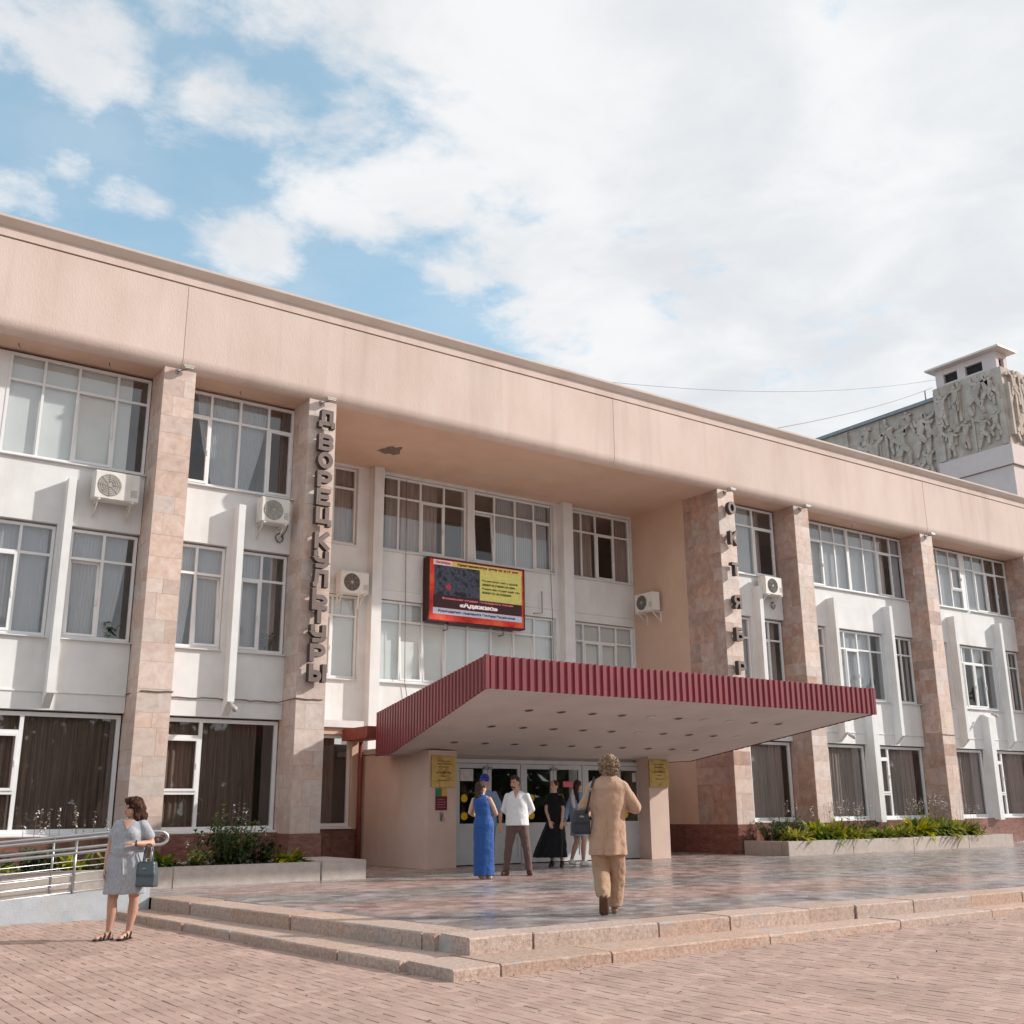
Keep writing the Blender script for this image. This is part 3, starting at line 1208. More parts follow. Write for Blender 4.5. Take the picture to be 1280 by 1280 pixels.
def bay6(px, style=0):
    a, b = px + .655, px + 6.245
    f1, f2, pm_ = px + 2.08, px + 4.82, px + 3.45
    z3, z3t = 8.06, 10.14
    c2 = (f1 + .13, f2 - .13)
    holes = [(a, b, z3 - .03, ZS + .03), (a, f1 - .18, 4.60, 6.80), (c2[0], c2[1], 4.60, 6.80), (f2 + .13, b, 4.60, 6.80)]
    w = PB()
    wall_cells(w, a, b, 3.27, ZS + .03, YW, YW + .32, holes)
    w.build('wall', m_white)
    s = PB()
    for u, v in ((a, f1 - .074), (f1 + .074, pm_ - .13), (pm_ + .13, f2 - .074), (f2 + .074, b)):
        s.box(u, v, YW - .022, YW + .002, 3.59, 3.615)
    s.build('string_course', m_white)
    fin(f1)
    fin(f2)
    # ground floor pier in the middle of the bay
    p = PB()
    p.prism_x([(YW + .25, .98), (YW - .28, .98), (YW - .28, 4.32), (YW - .10, 4.42), (YW + .0, 4.42)], pm_ - .125, pm_ + .125)
    p.build('pier', m_white)
    granite_base(a, b, YW - .06)
    # third storey
    rr = random.Random(int(px * 10))
    if style == 0:        # two units with blinds
        m1, m2 = px + 3.33, px + 3.51
        window(a + .03, m1, z3, z3t, YG, [px + 1.35, px + 2.0, px + 2.7], zt=9.585, sash=[(1, 0)], hang=[('blind', a + .1, m1 - .05, z3, z3t)])
        window(m2, b - .005, z3, z3t, YG, [px + 4.17, px + 4.82, px + 5.58], zt=9.585, tilt=[(2, 0)],
               hang=[('blind', m2 + .05, b - .35, z3, z3t)])
        q = PB()
        q.box(m1, m2, YG + .01, YG + .08, z3, z3t)
        q.build('post', m_pvc)
    elif style == 1:
        window(a + .02, px + 3.41, z3, z3t, YG, [px + 1.45, px + 2.15, px + 2.77], zt=9.56, sash=[(1, 0)],
               hang=[('sheer', a + .05, px + 3.4, z3, z3t)])
        window(px + 3.415, b - .005, z3, z3t, YG, [px + 4.19, px + 4.9, px + 5.63], zt=9.56, sash=[(2, 0)],
               hang=[('sheer', px + 3.43, px + 4.85, z3, z3t), ('taupe', px + 4.9, px + 5.4, z3, z3t), ('sheer', px + 5.8, b - .05, z3, z3t)])
    else:
        window(a + .02, px + 3.37, z3, z3t, YG, [px + 1.35, px + 2.02, px + 2.70], zt=9.56, splits={3: [8.75, 9.56]}, sash=[(3, 1)],
               hang=[('sheer', px + 2.0, px + 3.3, z3, z3t)])
        window(px + 3.56, b - .005, z3, z3t, YG, [px + 4.15, px + 4.85, px + 5.52], zt=9.56, sash=[(2, 0), (1, 0)],
               hang=[('sheer', px + 3.6, px + 4.8, z3, z3t), ('brown', px + 5.0, px + 5.4, z3, z3t), ('brown', px + 5.65, px + 6.1, z3, z3t)])
        q = PB()
        q.box(px + 3.37, px + 3.56, YG + .01, YG + .08, z3, z3t)
        q.build('post', m_pvc)
    # second storey
    z2, z2t, t2 = 4.64, 6.76, 6.19
    window(a + .02, f1 - .2, z2, z2t, YG, [px + 1.25], zt=t2, sash=[(0, 0)], hang=[('sheer', a + .1, f1 - .25, z2, z2t)])
    cm = [c2[0] + .62, c2[0] + 1.24, c2[0] + 1.86]
    if style == 2:
        window(c2[0] + .01, c2[1] - .01, z2, z2t, YG, cm, zt=t2, sash=[(1, 0), (2, 0)], hang=[('sheer', c2[0] + .4, c2[0] + 1.0, z2, z2t, .5), ('sheer', c2[0] + 1.35, c2[0] + 1.9, z2, z2t, -.5)])
    else:
        window(c2[0] + .01, c2[1] - .01, z2, z2t, YG, cm, zt=t2, sash=[(1, 0)] if style else [(0, 0), (2, 0)], hang=[('sheer', c2[0] + .1, c2[1] - (.1 if style == 0 else .6), z2, z2t)])
    window(f2 + .14, b - .01, z2, z2t, YG, [f2 + .78] if style == 0 else [f2 + .84], zt=t2, tilt=[(0, 0)] if style == 0 else [],
           hang=[('sheer', f2 + .2, b - .15, z2, z2t, .22)] if style == 0 else [('brown', f2 + .95, f2 + 1.2, z2, z2t), ('sheer', f2 + 1.2, b - .1, z2, z2t)])
    # ground floor
    z1, z1t = 1.08, 3.235
    cm_ = 'brown' if px < 10 else 'taupe'
    window(a + .02, pm_ - .14, z1, z1t, YG + .02, [px + 1.62], splits={0: [1.80, 2.87]}, sash=[(0, 1)], fr=.075, mw=.07,
           hang=[(cm_, a + .1, pm_ - .2, z1, z1t - .03)])
    window(pm_ + .14, b - .02, z1, z1t, YG + .02, [px + 4.47], splits={0: [1.80, 2.87]}, sash=[(0, 1)], fr=.075, mw=.07,
           hang=[(cm_, pm_ + .2, b - (.1 if px < 10 else .28), z1, z1t - .03)])


def bay3(px, style=0):
    a, b = px + .655, px + 3.185
    f1 = px + 1.97
    z3, z3t = 8.06, 10.14
    holes = [(a, b, z3 - .03, ZS + .03), (a, f1 - .17, 4.60, 6.80), (f1 + .13, b, 4.60, 6.80)]
    w = PB()
    wall_cells(w, a, b, 3.27, ZS + .03, YW, YW + .32, holes)
    w.build('wall', m_white)
    s = PB()
    for u, v in ((a, f1 - .074), (f1 + .074, b)):
        s.box(u, v, YW - .022, YW + .002, 3.59, 3.615)
    s.build('string_course', m_white)
    fin(f1)
    granite_base(a, b, YW - .06)
    if style == 0:
        window(a + .02, b - .005, z3, z3t, YG, [px + 1.29, px + 1.94, px + 2.59], zt=9.585, sash=[(0, 0), (3, 0)],
               hang=[('sheer', px + 1.0, px + 1.9, z3, z3t, -.5), ('sheer', px + 1.9, px + 2.6, z3, z3t, .55), ('brown', px + 2.95, b - .04, z3, z3t)])
    else:
        window(a + .02, b - .06, z3, z3t, YG, [px + 1.35, px + 2.22], zt=9.56, sash=[(2, 0)], hang=[('sheer', a + .1, px + 2.15, z3, z3t), ('taupe', px + 2.3, px + 2.6, z3, z3t)])
    z2, z2t, t2 = 4.64, 6.76, 6.17
    window(a + .02, f1 - .18, z2, z2t, YG, [px + 1.2], zt=t2, tilt=[(1, 0)] if style == 0 else [], hang=[('sheer', a + .25, px + 1.2, z2, z2t, .5), ('sheer', px + 1.25, f1 - .2, z2, z2t)])
    window(f1 + .14, b - .015, z2, z2t, YG, [px + 2.61], zt=t2, sash=[(0, 0)], hang=[('sheer', f1 + .2, px + 2.6, z2, z2t), ('taupe', px + 2.85, px + 3.0, z2, z2t)] if style == 0 else [('taupe', px + 2.75, px + 3.0, z2, z2t), ('sheer', f1 + .2, px + 2.5, z2, z2t)])
    z1, z1t = 1.08, 3.235
    if style == 0:
        window(a + .02, b - .02, z1, z1t, YG + .02, [px + 1.54], splits={0: [1.80, 2.87]}, sash=[(0, 1)], fr=.075, mw=.07,
               hang=[('brown', a + .1, px + 2.75, z1, z1t - .03)])
    else:
        window(a + .02, b - .02, z1, z1t, YG + .02, [px + 1.5], fr=.075, mw=.07, hang=[('taupe', a + .1, b - .25, z1, z1t - .03)])


bay6(-6.78, 0)
bay6(-.53, 0)
bay3(5.73, 0)
bay3(21.47, 1)
bay6(24.68, 1)
bay6(30.94, 2)
bay6(37.16, 1)

# fascia: long plaster panels with joints, a groove and an overhanging metal cornice
YF = Y0 - .10
prof = [(YF + .26, ZS + .002)] + [(YF + .20 - .20 * math.sin(PI / 2 * k / 16), ZS + .003 + .26 * (1 - math.cos(PI / 2 * k / 16))) for k in range(17)] + [(YF, 12.055), (YF + .26, 12.055)]
seams = [-13.1, -6.45, -.2, 6.06, 9.25, 14.0, 17.6, 21.8, 25.0, 31.27, 37.5, 43.75, 50]
for i, (a, b) in enumerate(zip(seams[:-1], seams[1:])):
    f = PB()
    dy = (i % 3) * .003
    f.prism_x([(y + dy, z) for y, z in prof], a + .0012, b - .0012)
    f.build('fascia_panel', m_fascia)
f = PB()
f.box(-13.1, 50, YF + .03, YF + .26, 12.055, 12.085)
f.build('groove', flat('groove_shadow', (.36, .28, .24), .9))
f = PB()
f.prism_x([(YF + .26, 12.085), (YF - .012, 12.085), (YF - .012, 12.27), (YF + .26, 12.27)], -13.1, 50)
f.build('fascia_band', m_fascia)
f = PB()
f.prism_x([(YF + .26, 12.272), (YF + .0, 12.272), (YF - .17, 12.40), (YF - .18, 12.45), (YF + .4, 12.50), (YF + .4, 12.45)], -13.1, 50)
f.build('cornice', m_capmetal)
f = PB()
f.box(-13.1, 50, YF + .262, 40, ZS, 10.55)
f.build('soffit', m_peach)
q_ = random.Random(17)
f = PB()      # plaster peeled off the recess ceiling near the left post
c_ = (12.1, 22.7)
pp = [(c_[0] + math.cos(a * PI / 8) * q_.uniform(.18, .36), c_[1] + math.sin(a * PI / 8) * q_.uniform(.2, .5)) for a in range(16)]
f.add([(x, y, ZS - .003) for x, y in pp], [tuple(reversed(range(16)))])
f.build('peeled_patch', flat('bare_concrete', (.20, .15, .12), .95, var=.3))
for (x, y) in ((3.05, 21.0), (4.75, 21.0), (7.5, 21.0), (28.0, 21.0)):
    f = PB()
    f.tube([(x, y, ZS), (x, y, ZS - .05), (x + .03, y, ZS - .075)], .009, 6)
    f.build('hook', m_cablebrown)
f = PB()
f.box(-13.1, 50, YF + .262, 40, 12.2, 12.44)
f.box(-13.1, 50, 39.8, 40, -.2, 12.2)
f.box(-13.1, -12.8, 21.3, 39.8, -.2, 12.2)
f.box(49.7, 50, 21.3, 39.8, -.2, 12.2)
f.build('roof', m_slate)
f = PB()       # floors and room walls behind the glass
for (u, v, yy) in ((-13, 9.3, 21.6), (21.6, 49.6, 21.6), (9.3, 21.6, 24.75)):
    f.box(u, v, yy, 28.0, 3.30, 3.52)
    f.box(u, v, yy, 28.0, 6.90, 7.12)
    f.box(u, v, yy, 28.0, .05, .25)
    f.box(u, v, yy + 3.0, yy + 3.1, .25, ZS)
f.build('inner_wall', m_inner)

# ---- portico: deep recess between the two lettered pilasters
w = PB()
w.box(21.472, 21.75, Y0 + 1.42, YB + .3, 1.0, ZS)
w.build('side_wall', m_peach)
w = PB()
w.box(9.35, 9.568, Y0 + .70, YB + .3, 1.0, ZS)
w.build('side_wall', m_peach)
for i in range(4):
    ppiece('base_stone', m_granite, 21.45, 21.6, Y0 + 1.395 + i * .6, Y0 + 1.985 + i * .6, ZP - .1, 1.0)
z3, z3t, z2, z2t = 8.07, 10.12, 4.62, 6.72
pA, pB_ = (12.36, 12.64), (18.58, 18.93)
H = [(9.57, 12.03, z3 - .02, z3t + .02), (12.68, 15.44, z3 - .02, z3t + .02), (15.66, 18.45, z3 - .02, z3t + .02), (19.12, 21.45, z3 - .02, z3t + .02),
     (9.57, 12.16, z2 - .02, z2t + .02), (12.70, 18.47, z2 - .02, z2t + .02), (19.12, 21.45, z2 - .02, z2t + .02)]
w = PB()
wall_cells(w, 9.57, 21.47, 3.0, ZS, YB, YB + .35, H)
w.box(9.57, 12.36, YB - .03, YB - .001, 6.98, 7.03)
w.box(12.64, 18.58, YB - .03, YB - .001, 6.98, 7.03)
w.box(18.93, 21.47, YB - .03, YB - .001, 6.98, 7.03)
w.build('wall', m_white)
for (u, v) in (pA, pB_):
    p = PB()
    p.box(u, v, YB - .30, YB + .05, ZP, ZS - .01)
    p.build('pier', m_white)
yg = YB + .09
window(9.6, 12.02, z3, z3t, yg, [10.2, 10.8, 11.38], zt=9.57, hang=[('taupe', 9.7, 11.95, z3, z3t)])
window(9.6, 12.15, z2, z2t, yg, [10.3, 10.9, 11.46], zt=6.2, hang=[('blind', 9.7, 12.1, z2, z2t)], sash=[(2, 0)])
window(12.69, 15.43, z3, z3t, yg, [13.29, 13.97, 14.72], zt=9.56, sash=[(2, 0)], hang=[('taupe', 13.0, 14.6, z3, z3t)])
window(15.67, 18.44, z3, z3t, yg, [16.40, 17.12, 17.78], zt=9.56, tilt=[(0, 0)], sash=[(3, 0)], hang=[('sheer', 16.5, 18.3, z3, z3t)])
window(19.13, 21.44, z3, z3t, yg, [19.55, 20.11, 20.81], zt=9.50, sash=[(2, 0)], hang=[('taupe', 19.2, 20.05, z3, z3t), ('taupe', 20.9, 21.4, z3, z3t)])
window(12.71, 18.46, z2, z2t, yg, [13.41, 14.09, 14.80, 15.51, 16.27, 17.04, 17.75], zt=6.2, tilt=[(1, 0), (2, 0), (5, 0), (6, 0)], hang=[('blind', 12.8, 18.4, z2, z2t)])
window(19.13, 21.44, z2, z2t, yg, [19.53, 20.16, 20.79], zt=6.18, sash=[(1, 0), (2, 0)], hang=[('blind', 19.2, 21.4, z2, z2t)])
# ground floor wall of the recess, left of the entrance box
YL = 23.0
w = PB()
wall_cells(w, 9.57, 11.69, 1.0, 3.3, YL, YL + .25, [(9.7, 11.45, 1.08, 3.14)])
w.build('wall', m_peach)
w = PB()
w.box(9.57, 11.69, YL - .08, YB, 3.3, 3.46)
w.build('ledge', m_white)
granite_base(9.57, 11.69, YL - .03)
window(9.71, 11.44, 1.09, 3.13, YL + .08, [10.3], fr=.07, hang=[('brown', 9.8, 11.1, 1.09, 3.1)])

# cable stapled along the facade
def cable(name, pts, label, mat, r=.012, cat='cable', group=None):
    o0 = Vector(pts[0])
    mb = MB()
    mb.tube([Vector(p) - o0 for p in pts], r, 6)
    o = mb.build(name, mat, None, o0)
    return thing(o, label, cat, group)


rc = random.Random(4)
pts = []
for i in range(40):
    x = 5.70 + i * (9.6 - 5.70) / 39
    on = any(p - .03 < x < p + .68 for p in (5.73, 8.92))
    pts.append((x, (Y0 - .02) if on else YW - .035, 3.645 - (.02 if not on else 0) + rc.uniform(-.012, .012)))
cable('wall_cable', pts, 'dark cable running over the two pilasters left of the entrance and the wall between them', m_cablebrown)
cable('wall_cable', [(30.9 + i * .06, Y0 - .02, 3.62 + rc.uniform(-.01, .01)) for i in range(13)], 'short cable across the third stone pilaster to the right of the entrance canopy', m_cablebrown, .010)
cable('hanging_cable', [(13.45, YB - .04, 10.05), (13.46, YB - .05, 8.2), (13.47, YB - .06, 6.9), (13.5, YB - .05, 4.6), (13.62, YB - .06, 4.0)], 'thin cable hanging down the wall left of the LED screen', m_cablebrown, .009)
cable('hanging_cable', [(18.28, YB - .04, 10.02), (18.27, YB - .05, 8.0), (18.3, YB - .06, 6.6), (18.33, YB - .05, 4.4)], 'thin cable hanging down the wall right of the LED screen', m_cablebrown, .009)
cable('wall_antenna', [(17.62, YB - .04, 6.8), (17.9, YB - .1, 6.82), (17.9, YB - .1, 7.45)], 'small dark antenna on a bent arm right of the LED screen', m_wire, .012, 'antenna')


# ---------------------------------------------------------------- entrance canopy
cano = empty('entrance_canopy', (15.5, 18.5, 2.6))
thing(cano, 'big entrance canopy with a maroon ribbed metal edge over the doors', 'canopy')
CO = Vector((15.5, 18.5, 2.6))
FY, BY = 15.42, 21.6
FLx, FRx, BLx, BRx = 10.19, 20.72, 11.33, 19.7


def zbot(y):
    return max(2.60, 3.46 - .168 * (y - FY))


def ztop(y):
    return 4.02 - .079 * (y - FY)


def rib_sheet(p, q, n):
    """one sheet of ribbed metal from p to q (xy), n ribs, following the canopy's taper"""
    p, q = Vector((*p, 0)), Vector((*q, 0))
    t = (q - p)
    L = t.length
    t.normalize()
    out = Vector((t.y, -t.x, 0))
    pr_ = []
    pitch = L / n
    for i in range(n):
        for (s, d) in ((0, 0), (.36, 0), (.44, .032), (.92, .032)):
            pr_.append((i * pitch + s * pitch, d))
    pr_.append((L, 0))
    mb = MB()
    vs = []
    for s, d in pr_:
        c = p + t * s + out * d
        vs.append((c.x - CO.x, c.y - CO.y, zbot(c.y) - .015 - CO.z))
    for s, d in pr_:
        c = p + t * s + out * d
        vs.append((c.x - CO.x, c.y - CO.y, ztop(c.y) - CO.z))
    m = len(pr_)
    mb.add(vs, [(i, i + 1, m + i + 1, m + i) for i in range(m - 1)])
    mb.build('ribbed_sheet', m_red, cano)


def sheets(p, q, k, n):
    p, q = Vector(p), Vector(q)
    for i in range(k):
        a = p.lerp(q, i / k)
        b = p.lerp(q, (i + 1) / k)
        rib_sheet(a, b, n)


sheets((FLx, FY), (FRx, FY), 9, 7)
sheets((BLx, BY), (FLx, FY), 6, 6)
sheets((FRx, FY), (BRx, BY), 6, 6)
mb = PB(CO)      # body: soffit below, roof sheet on top
bodyp = [(FLx + .03, FY + .03), (FRx - .03, FY + .03), (19.85, 20.54), (BRx - .03, BY), (BLx + .03, BY), (11.15, 20.54)]
n = len(bodyp)
lo_ = [(x, y, zbot(y)) for x, y in bodyp]
hi_ = [(x, y, ztop(y) - .03) for x, y in bodyp]
mb.add(lo_ + hi_, [(0, 5, 2, 1), (5, 4, 3, 2), (n + 0, n + 1, n + 2, n + 5), (n + 5, n + 2, n + 3, n + 4)] + [(i, (i + 1) % n, n + (i + 1) % n, n + i) for i in range(n)])
mb.build('soffit', m_soffit, cano)
for (x, y) in ((FLx, FY), (FRx, FY)):      # corner trims
    mb = PB(CO)
    mb.prism_z([(x - .035, y - .04), (x + .035, y - .04), (x + .035, y + .03), (x - .035, y + .03)], zbot(FY) - .02, ztop(FY) + .012)
    mb.build('corner_trim', m_red, cano)
rl = random.Random(2)
LX = [11.97, 12.74, 13.51, 14.28, 15.07, 15.83, 16.57, 17.35, 18.12, 18.90]
lens_white = {(4, 0), (7, 0), (5, 1), (9, 1), (6, 0)}  # these downlights have a plain white lens, the rest a dark can
m_lens = flat('lamp_lens', (.62, .60, .56), .4)
m_can = flat('lamp_can', (.10, .085, .075), .7)
for j, y in enumerate((16.65, 17.93, 19.33)):
    for i, x in enumerate(LX):
        z = zbot(y)
        nrm_ = Vector((0, -.168, -1)).normalized()
        mb = PB(CO)
        c = Vector((x, y, z))
        mb.disc(c + nrm_ * .012, nrm_, .105, 18, 0, .012)
        mb.disc(c + nrm_ * .0135, nrm_, .085, 18, 1 if (i, j) not in lens_white else 2)
        mb.build('downlight', [m_soffit, m_can, m_lens], cano)
# rust red beam that ties the canopy back to the wall, with a drain pipe below it
mb = MB()
mb.box(0, .50, 0, 1.25, 0, .24)
mb.box(-.03, .5, -.03, 1.2, -.03, 0.02)
o = mb.build('canopy_beam', m_redbeam, None, (11.18, 21.75, 3.02))
thing(o, 'rust red steel beam behind the left end of the entrance canopy', 'beam')
cable('drain_pipe', [(11.60, 22.86, ZP), (11.60, 22.86, 2.98)], 'dark red drain pipe beside the pink wall left of the entrance', m_redbeam, .055, 'pipe')

# ---------------------------------------------------------------- entrance box with its doors
vest = empty('entrance_box', (15.2, 20.0, ZP))
thing(vest, 'low pink entrance box under the canopy with a row of grey glazed doors', 'entrance')
VO = Vector((15.2, 20.0, ZP))
mb = PB(VO)
mb.prism_z([(11.70, 19.92), (12.46, 20.02), (12.46, 20.75), (12.30, 20.9), (12.30, 22.95), (11.70, 22.95)], ZP, 2.66)
mb.build('wall', m_box, vest)
mb = PB(VO)
mb.prism_z([(18.04, 20.12), (18.65, 20.11), (18.65, 23.2), (18.30, 23.2), (18.30, 20.9), (18.04, 20.9)], ZP, 2.70)
mb.build('wall', m_box, vest)
mb = PB(VO)
mb.box(12.3, 18.3, 20.64, 20.9, 2.50, 2.80)
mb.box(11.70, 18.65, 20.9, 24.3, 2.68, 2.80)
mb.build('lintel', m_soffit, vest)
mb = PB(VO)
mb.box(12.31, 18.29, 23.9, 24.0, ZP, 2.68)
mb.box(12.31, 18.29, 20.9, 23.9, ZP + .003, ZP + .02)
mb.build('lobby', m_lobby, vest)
YD = 20.55
PX = [(12.87, 13.49), (13.71, 14.43), (14.68, 15.37), (15.53, 16.20), (16.50, 17.33), (17.50, 18.03)]
mb = PB(VO)
mb.box(12.47, 18.20, YD - .02, YD + .08, 2.44, 2.53)
mb.box(12.461, 12.55, YD - .02, YD + .08, ZP, 2.44)
mb.box(18.12, 18.20, YD - .02, YD + .08, ZP, 2.44)
bnd = [12.55] + [(PX[i][1] + PX[i + 1][0]) / 2 for i in range(5)] + [18.12]
for b in (bnd[2], bnd[4]):
    mb.box(b - .04, b + .04, YD - .015, YD + .08, ZP, 2.44)
mb.build('door_frame', m_alu, vest)
m_dot = flat('yellow_sticker', hx(222, 180, 20), .5)
m_hand = flat('handle_metal', (.25, .25, .26), .35, metallic=.8)
m_stick = flat('paper_notice', (.62, .60, .58), .7)
m_pinksign = flat('pink_notice', hx(225, 110, 130), .5)
m_green = flat('green_lamp', (.05, .6, .25), .5, emit=.5)
for i in range(6):
    a, b = bnd[i] + (.045 if i in (2, 4) else .006), bnd[i + 1] - (.045 if i in (1, 3) else .006)
    p0, p1 = max(a + .09, PX[i][0]), min(b - .07, PX[i][1])
    if p1 - p0 < .3:
        p0, p1 = a + .1, b - .1
    d = PB(VO)
    d.box(a, p0, YD, YD + .05, ZP + .02, 2.43)
    d.box(p1, b, YD, YD + .05, ZP + .02, 2.43)
    d.box(p0, p1, YD + .001, YD + .05, 2.33, 2.43)
    d.box(p0, p1, YD + .001, YD + .05, 1.06, 1.14)
    d.box(p0, p1, YD + .001, YD + .05, ZP + .02, ZP + .14)
    d.box(p0, p1, YD + .016, YD + .04, ZP + .14, 1.06)
    dr = d.build('door', m_alu, vest)
    ppiece('pane', m_glassdoor, p0, p1, YD + .02, YD + .026, 1.14, 2.33, dr, VO)
    h = PB(VO)
    hxp = (p1 + b) / 2 if i % 2 == 0 else (a + p0) / 2
    h.tube([(hxp, YD - .0, 1.05), (hxp, YD - .06, 1.07), (hxp, YD - .06, 1.33), (hxp, YD - .0, 1.35)], .014, 6)
    h.box(hxp - .03, hxp + .03, YD - .012, YD, .96, 1.02)
    h.build('handle', m_hand, dr)
    xd = p0 + .13
    for zz in (1.68, 1.30):
        q = PB(VO)
        q.disc((xd if i != 1 else p1 - .12, YD + .016, zz), (0, -1, 0), .085, 20, depth=.002)
        q.build('sticker', m_dot, dr)
    cl = PB(VO)
    cl.box(hxp - .05, hxp + .05, YD - .05, YD, 2.30, 2.36)
    cl.build('door_closer', m_hand, dr)
    if i == 0:
        q = PB(VO)
        q.box(p0 + .02, p0 + .36, YD + .012, YD + .016, 2.05, 2.31)
        q.build('notice', m_stick, dr)
    if i == 3:
        q = PB(VO)
        q.box(p0 + .2, p0 + .55, YD + .012, YD + .016, 1.93, 2.06)
        q.build('notice', m_pinksign, dr)
    if i == 5:
        q = PB(VO)
        q.box(p1 - .14, p1 - .02, YD + .012, YD + .016, 2.06, 2.28)
        q.build('notice', m_stick, dr)


# ---- plaques beside the doors
def plaque(x0, x1, y, z0, z1, lines, label, mat, ink, name='plaque', turn=0.0):
    t = empty(name, ((x0 + x1) / 2, y, z0), turn)
    thing(t, label, 'sign')
    w_, h_ = x1 - x0, z1 - z0
    mb = MB()
    mb.box(-w_ / 2, w_ / 2, -.025, 0, 0, h_)
    mb.build('plate', mat, t)
    for (txt, zc, hh, ww) in lines:
        me = stand_text(text_mesh(txt, .1, .002), w=ww * w_)
        hs_ = max(v.co.z for v in me.vertices)
        for v in me.vertices:
            v.co.z *= hh * h_ / hs_
        me.materials.append(ink)
        link('lettering', me, t, (-ww * w_ / 2, -.0275, zc * h_))
    return t


ang = math.atan2(.10, .76)
m_ink = flat('engraved_ink', (.085, .05, .02), .5)
plaque(11.76, 12.41, 19.965, 1.90, 2.54, [("Министерство культуры", .82, .032, .5), ("муниципальное учреждение", .73, .032, .56), ("Дворец культуры", .63, .04, .42),
                                        ("«ОКТЯБРЬ»", .44, .075, .62), ("города", .33, .032, .2), ("ежедневно 9.00 - 21.00", .20, .032, .42)],
       'square brass plaque on the pink wall left of the doors', m_gold, m_ink, turn=ang)
plaque(18.03, 18.66, 20.10, 1.93, 2.58, [("Министерство культуры", .82, .035, .55), ("Дворец культуры", .71, .04, .45), ("«ОКТЯБРЬ»", .53, .075, .62), ("города", .41, .032, .2), ("ежедневно 9.00 - 21.00", .28, .032, .42)],
       'brass plaque at the top of the pillar right of the doors', m_gold, m_ink)
nb = empty('notice_board', (12.04, 19.965, 1.43), ang)
thing(nb, 'green, yellow and dark red notice board under the brass plaque', 'sign')
mb = MB()
mb.box(-.15, .15, -.02, 0, 0, .285)
mb.build('lower_panel', flat('notice_maroon', hx(110, 30, 45)), nb)
mb = MB()
mb.box(-.15, -.002, -.02, 0, .287, .45)
mb.build('left_panel', flat('notice_green', hx(55, 125, 95)), nb)
mb = MB()
mb.box(.002, .15, -.02, 0, .287, .45)
mb.build('right_panel', flat('notice_yellow', hx(205, 160, 70)), nb)
m_pale = flat('pale_print', (.45, .28, .30), .6)
for k in range(4):
    mb = MB()
    mb.box(-.11, .11 - .03 * (k % 2), -.0225, -.0202, .06 + k * .05, .068 + k * .05)
    mb.build('print_line', m_pale, nb)
kb = MB()
kb.box(-.03, .03, -.03, 0, 0, .17)
kb.disc((0, -.055, .035), (0, -1, 0), .035, 14, depth=.03)
kb.tube([(0, -.03, .13), (.0, -.05, .07)], .01, 6)
o = kb.build('door_phone', m_hand, None, (12.05, 19.955, 1.22))
o.rotation_euler.z = ang
thing(o, 'small grey entry phone below the notice board left of the doors', 'intercom')

# ---------------------------------------------------------------- lettering on the pilasters
def arc(cx, cz, rx, rz, a0, a1, n=8):
    return [(cx + rx * math.cos(math.radians(a0 + (a1 - a0) * i / n)), cz + rz * math.sin(math.radians(a0 + (a1 - a0) * i / n))) for i in range(n + 1)]


LOOPB = [(.13, .50)] + arc(.60, .305, .26, .195, 90, -90) + [(.13, .11)]          # lower bowl
LOOPT = [(.13, .88)] + arc(.58, .69, .26, .19, 90, -90) + [(.13, .50)]            # upper bowl
GLYPH = {
    'Д': [[(.0, .17), (1.0, .17)], [(.09, .26), (.09, -.10)], [(.91, .26), (.91, -.10)], [(.22, .17), (.26, .88), (.78, .88), (.78, .17)]],
    'В': [[(.13, 0), (.13, 1)], LOOPT, LOOPB],
    'О': [arc(.5, .5, .37, .385, 0, 360, 20)],
    'Р': [[(.13, 0), (.13, 1)], [(.13, .88)] + arc(.58, .645, .28, .235, 90, -90) + [(.13, .41)]],
    'Е': [[(.13, 0), (.13, 1)], [(.13, .885), (.92, .885)], [(.13, .5), (.82, .5)], [(.13, .115), (.92, .115)]],
    'Ц': [[(.13, 1), (.13, .12)], [(.0, .14), (1.0, .14)], [(.74, 1), (.74, .14)], [(.91, .25), (.91, -.12)]],
    'К': [[(.13, 0), (.13, 1)], [(.92, 1), (.34, .5), (.95, 0)]],
    'У': [[(.13, 1), (.13, .62)] + arc(.42, .62, .29, .19, 180, 270) + [(.8, .43)], [(.85, 1), (.85, .32)] + arc(.56, .32, .29, .21, 0, -90) + [(.12, .11)]],
    'Л': [[(.0, .11), (.14, .13), (.22, .3), (.26, .88), (.86, .88), (.86, 0)]],
    'Ь': [[(.13, 0), (.13, 1)], LOOPB],
    'Т': [[(.0, .88), (1.0, .88)], [(.5, .88), (.5, 0)]],
    'Ы': [[(.12, 0), (.12, 1)], [(.12, .52)] + arc(.45, .315, .20, .205, 90, -90) + [(.12, .11)], [(.98, 0), (.98, 1)]],
    'Я': [[(.87, 0), (.87, 1)], [(.87, .88)] + [(1 - x, z) for x, z in arc(.58, .645, .28, .235, 90, -90)] + [(.87, .41)], [(.50, .44), (.14, 0)]],
    'Б': [[(.13, 0), (.13, 1)], [(.13, .885), (.86, .885)], [(.13, .55)] + arc(.58, .33, .28, .22, 90, -90) + [(.13, .11)]],
}


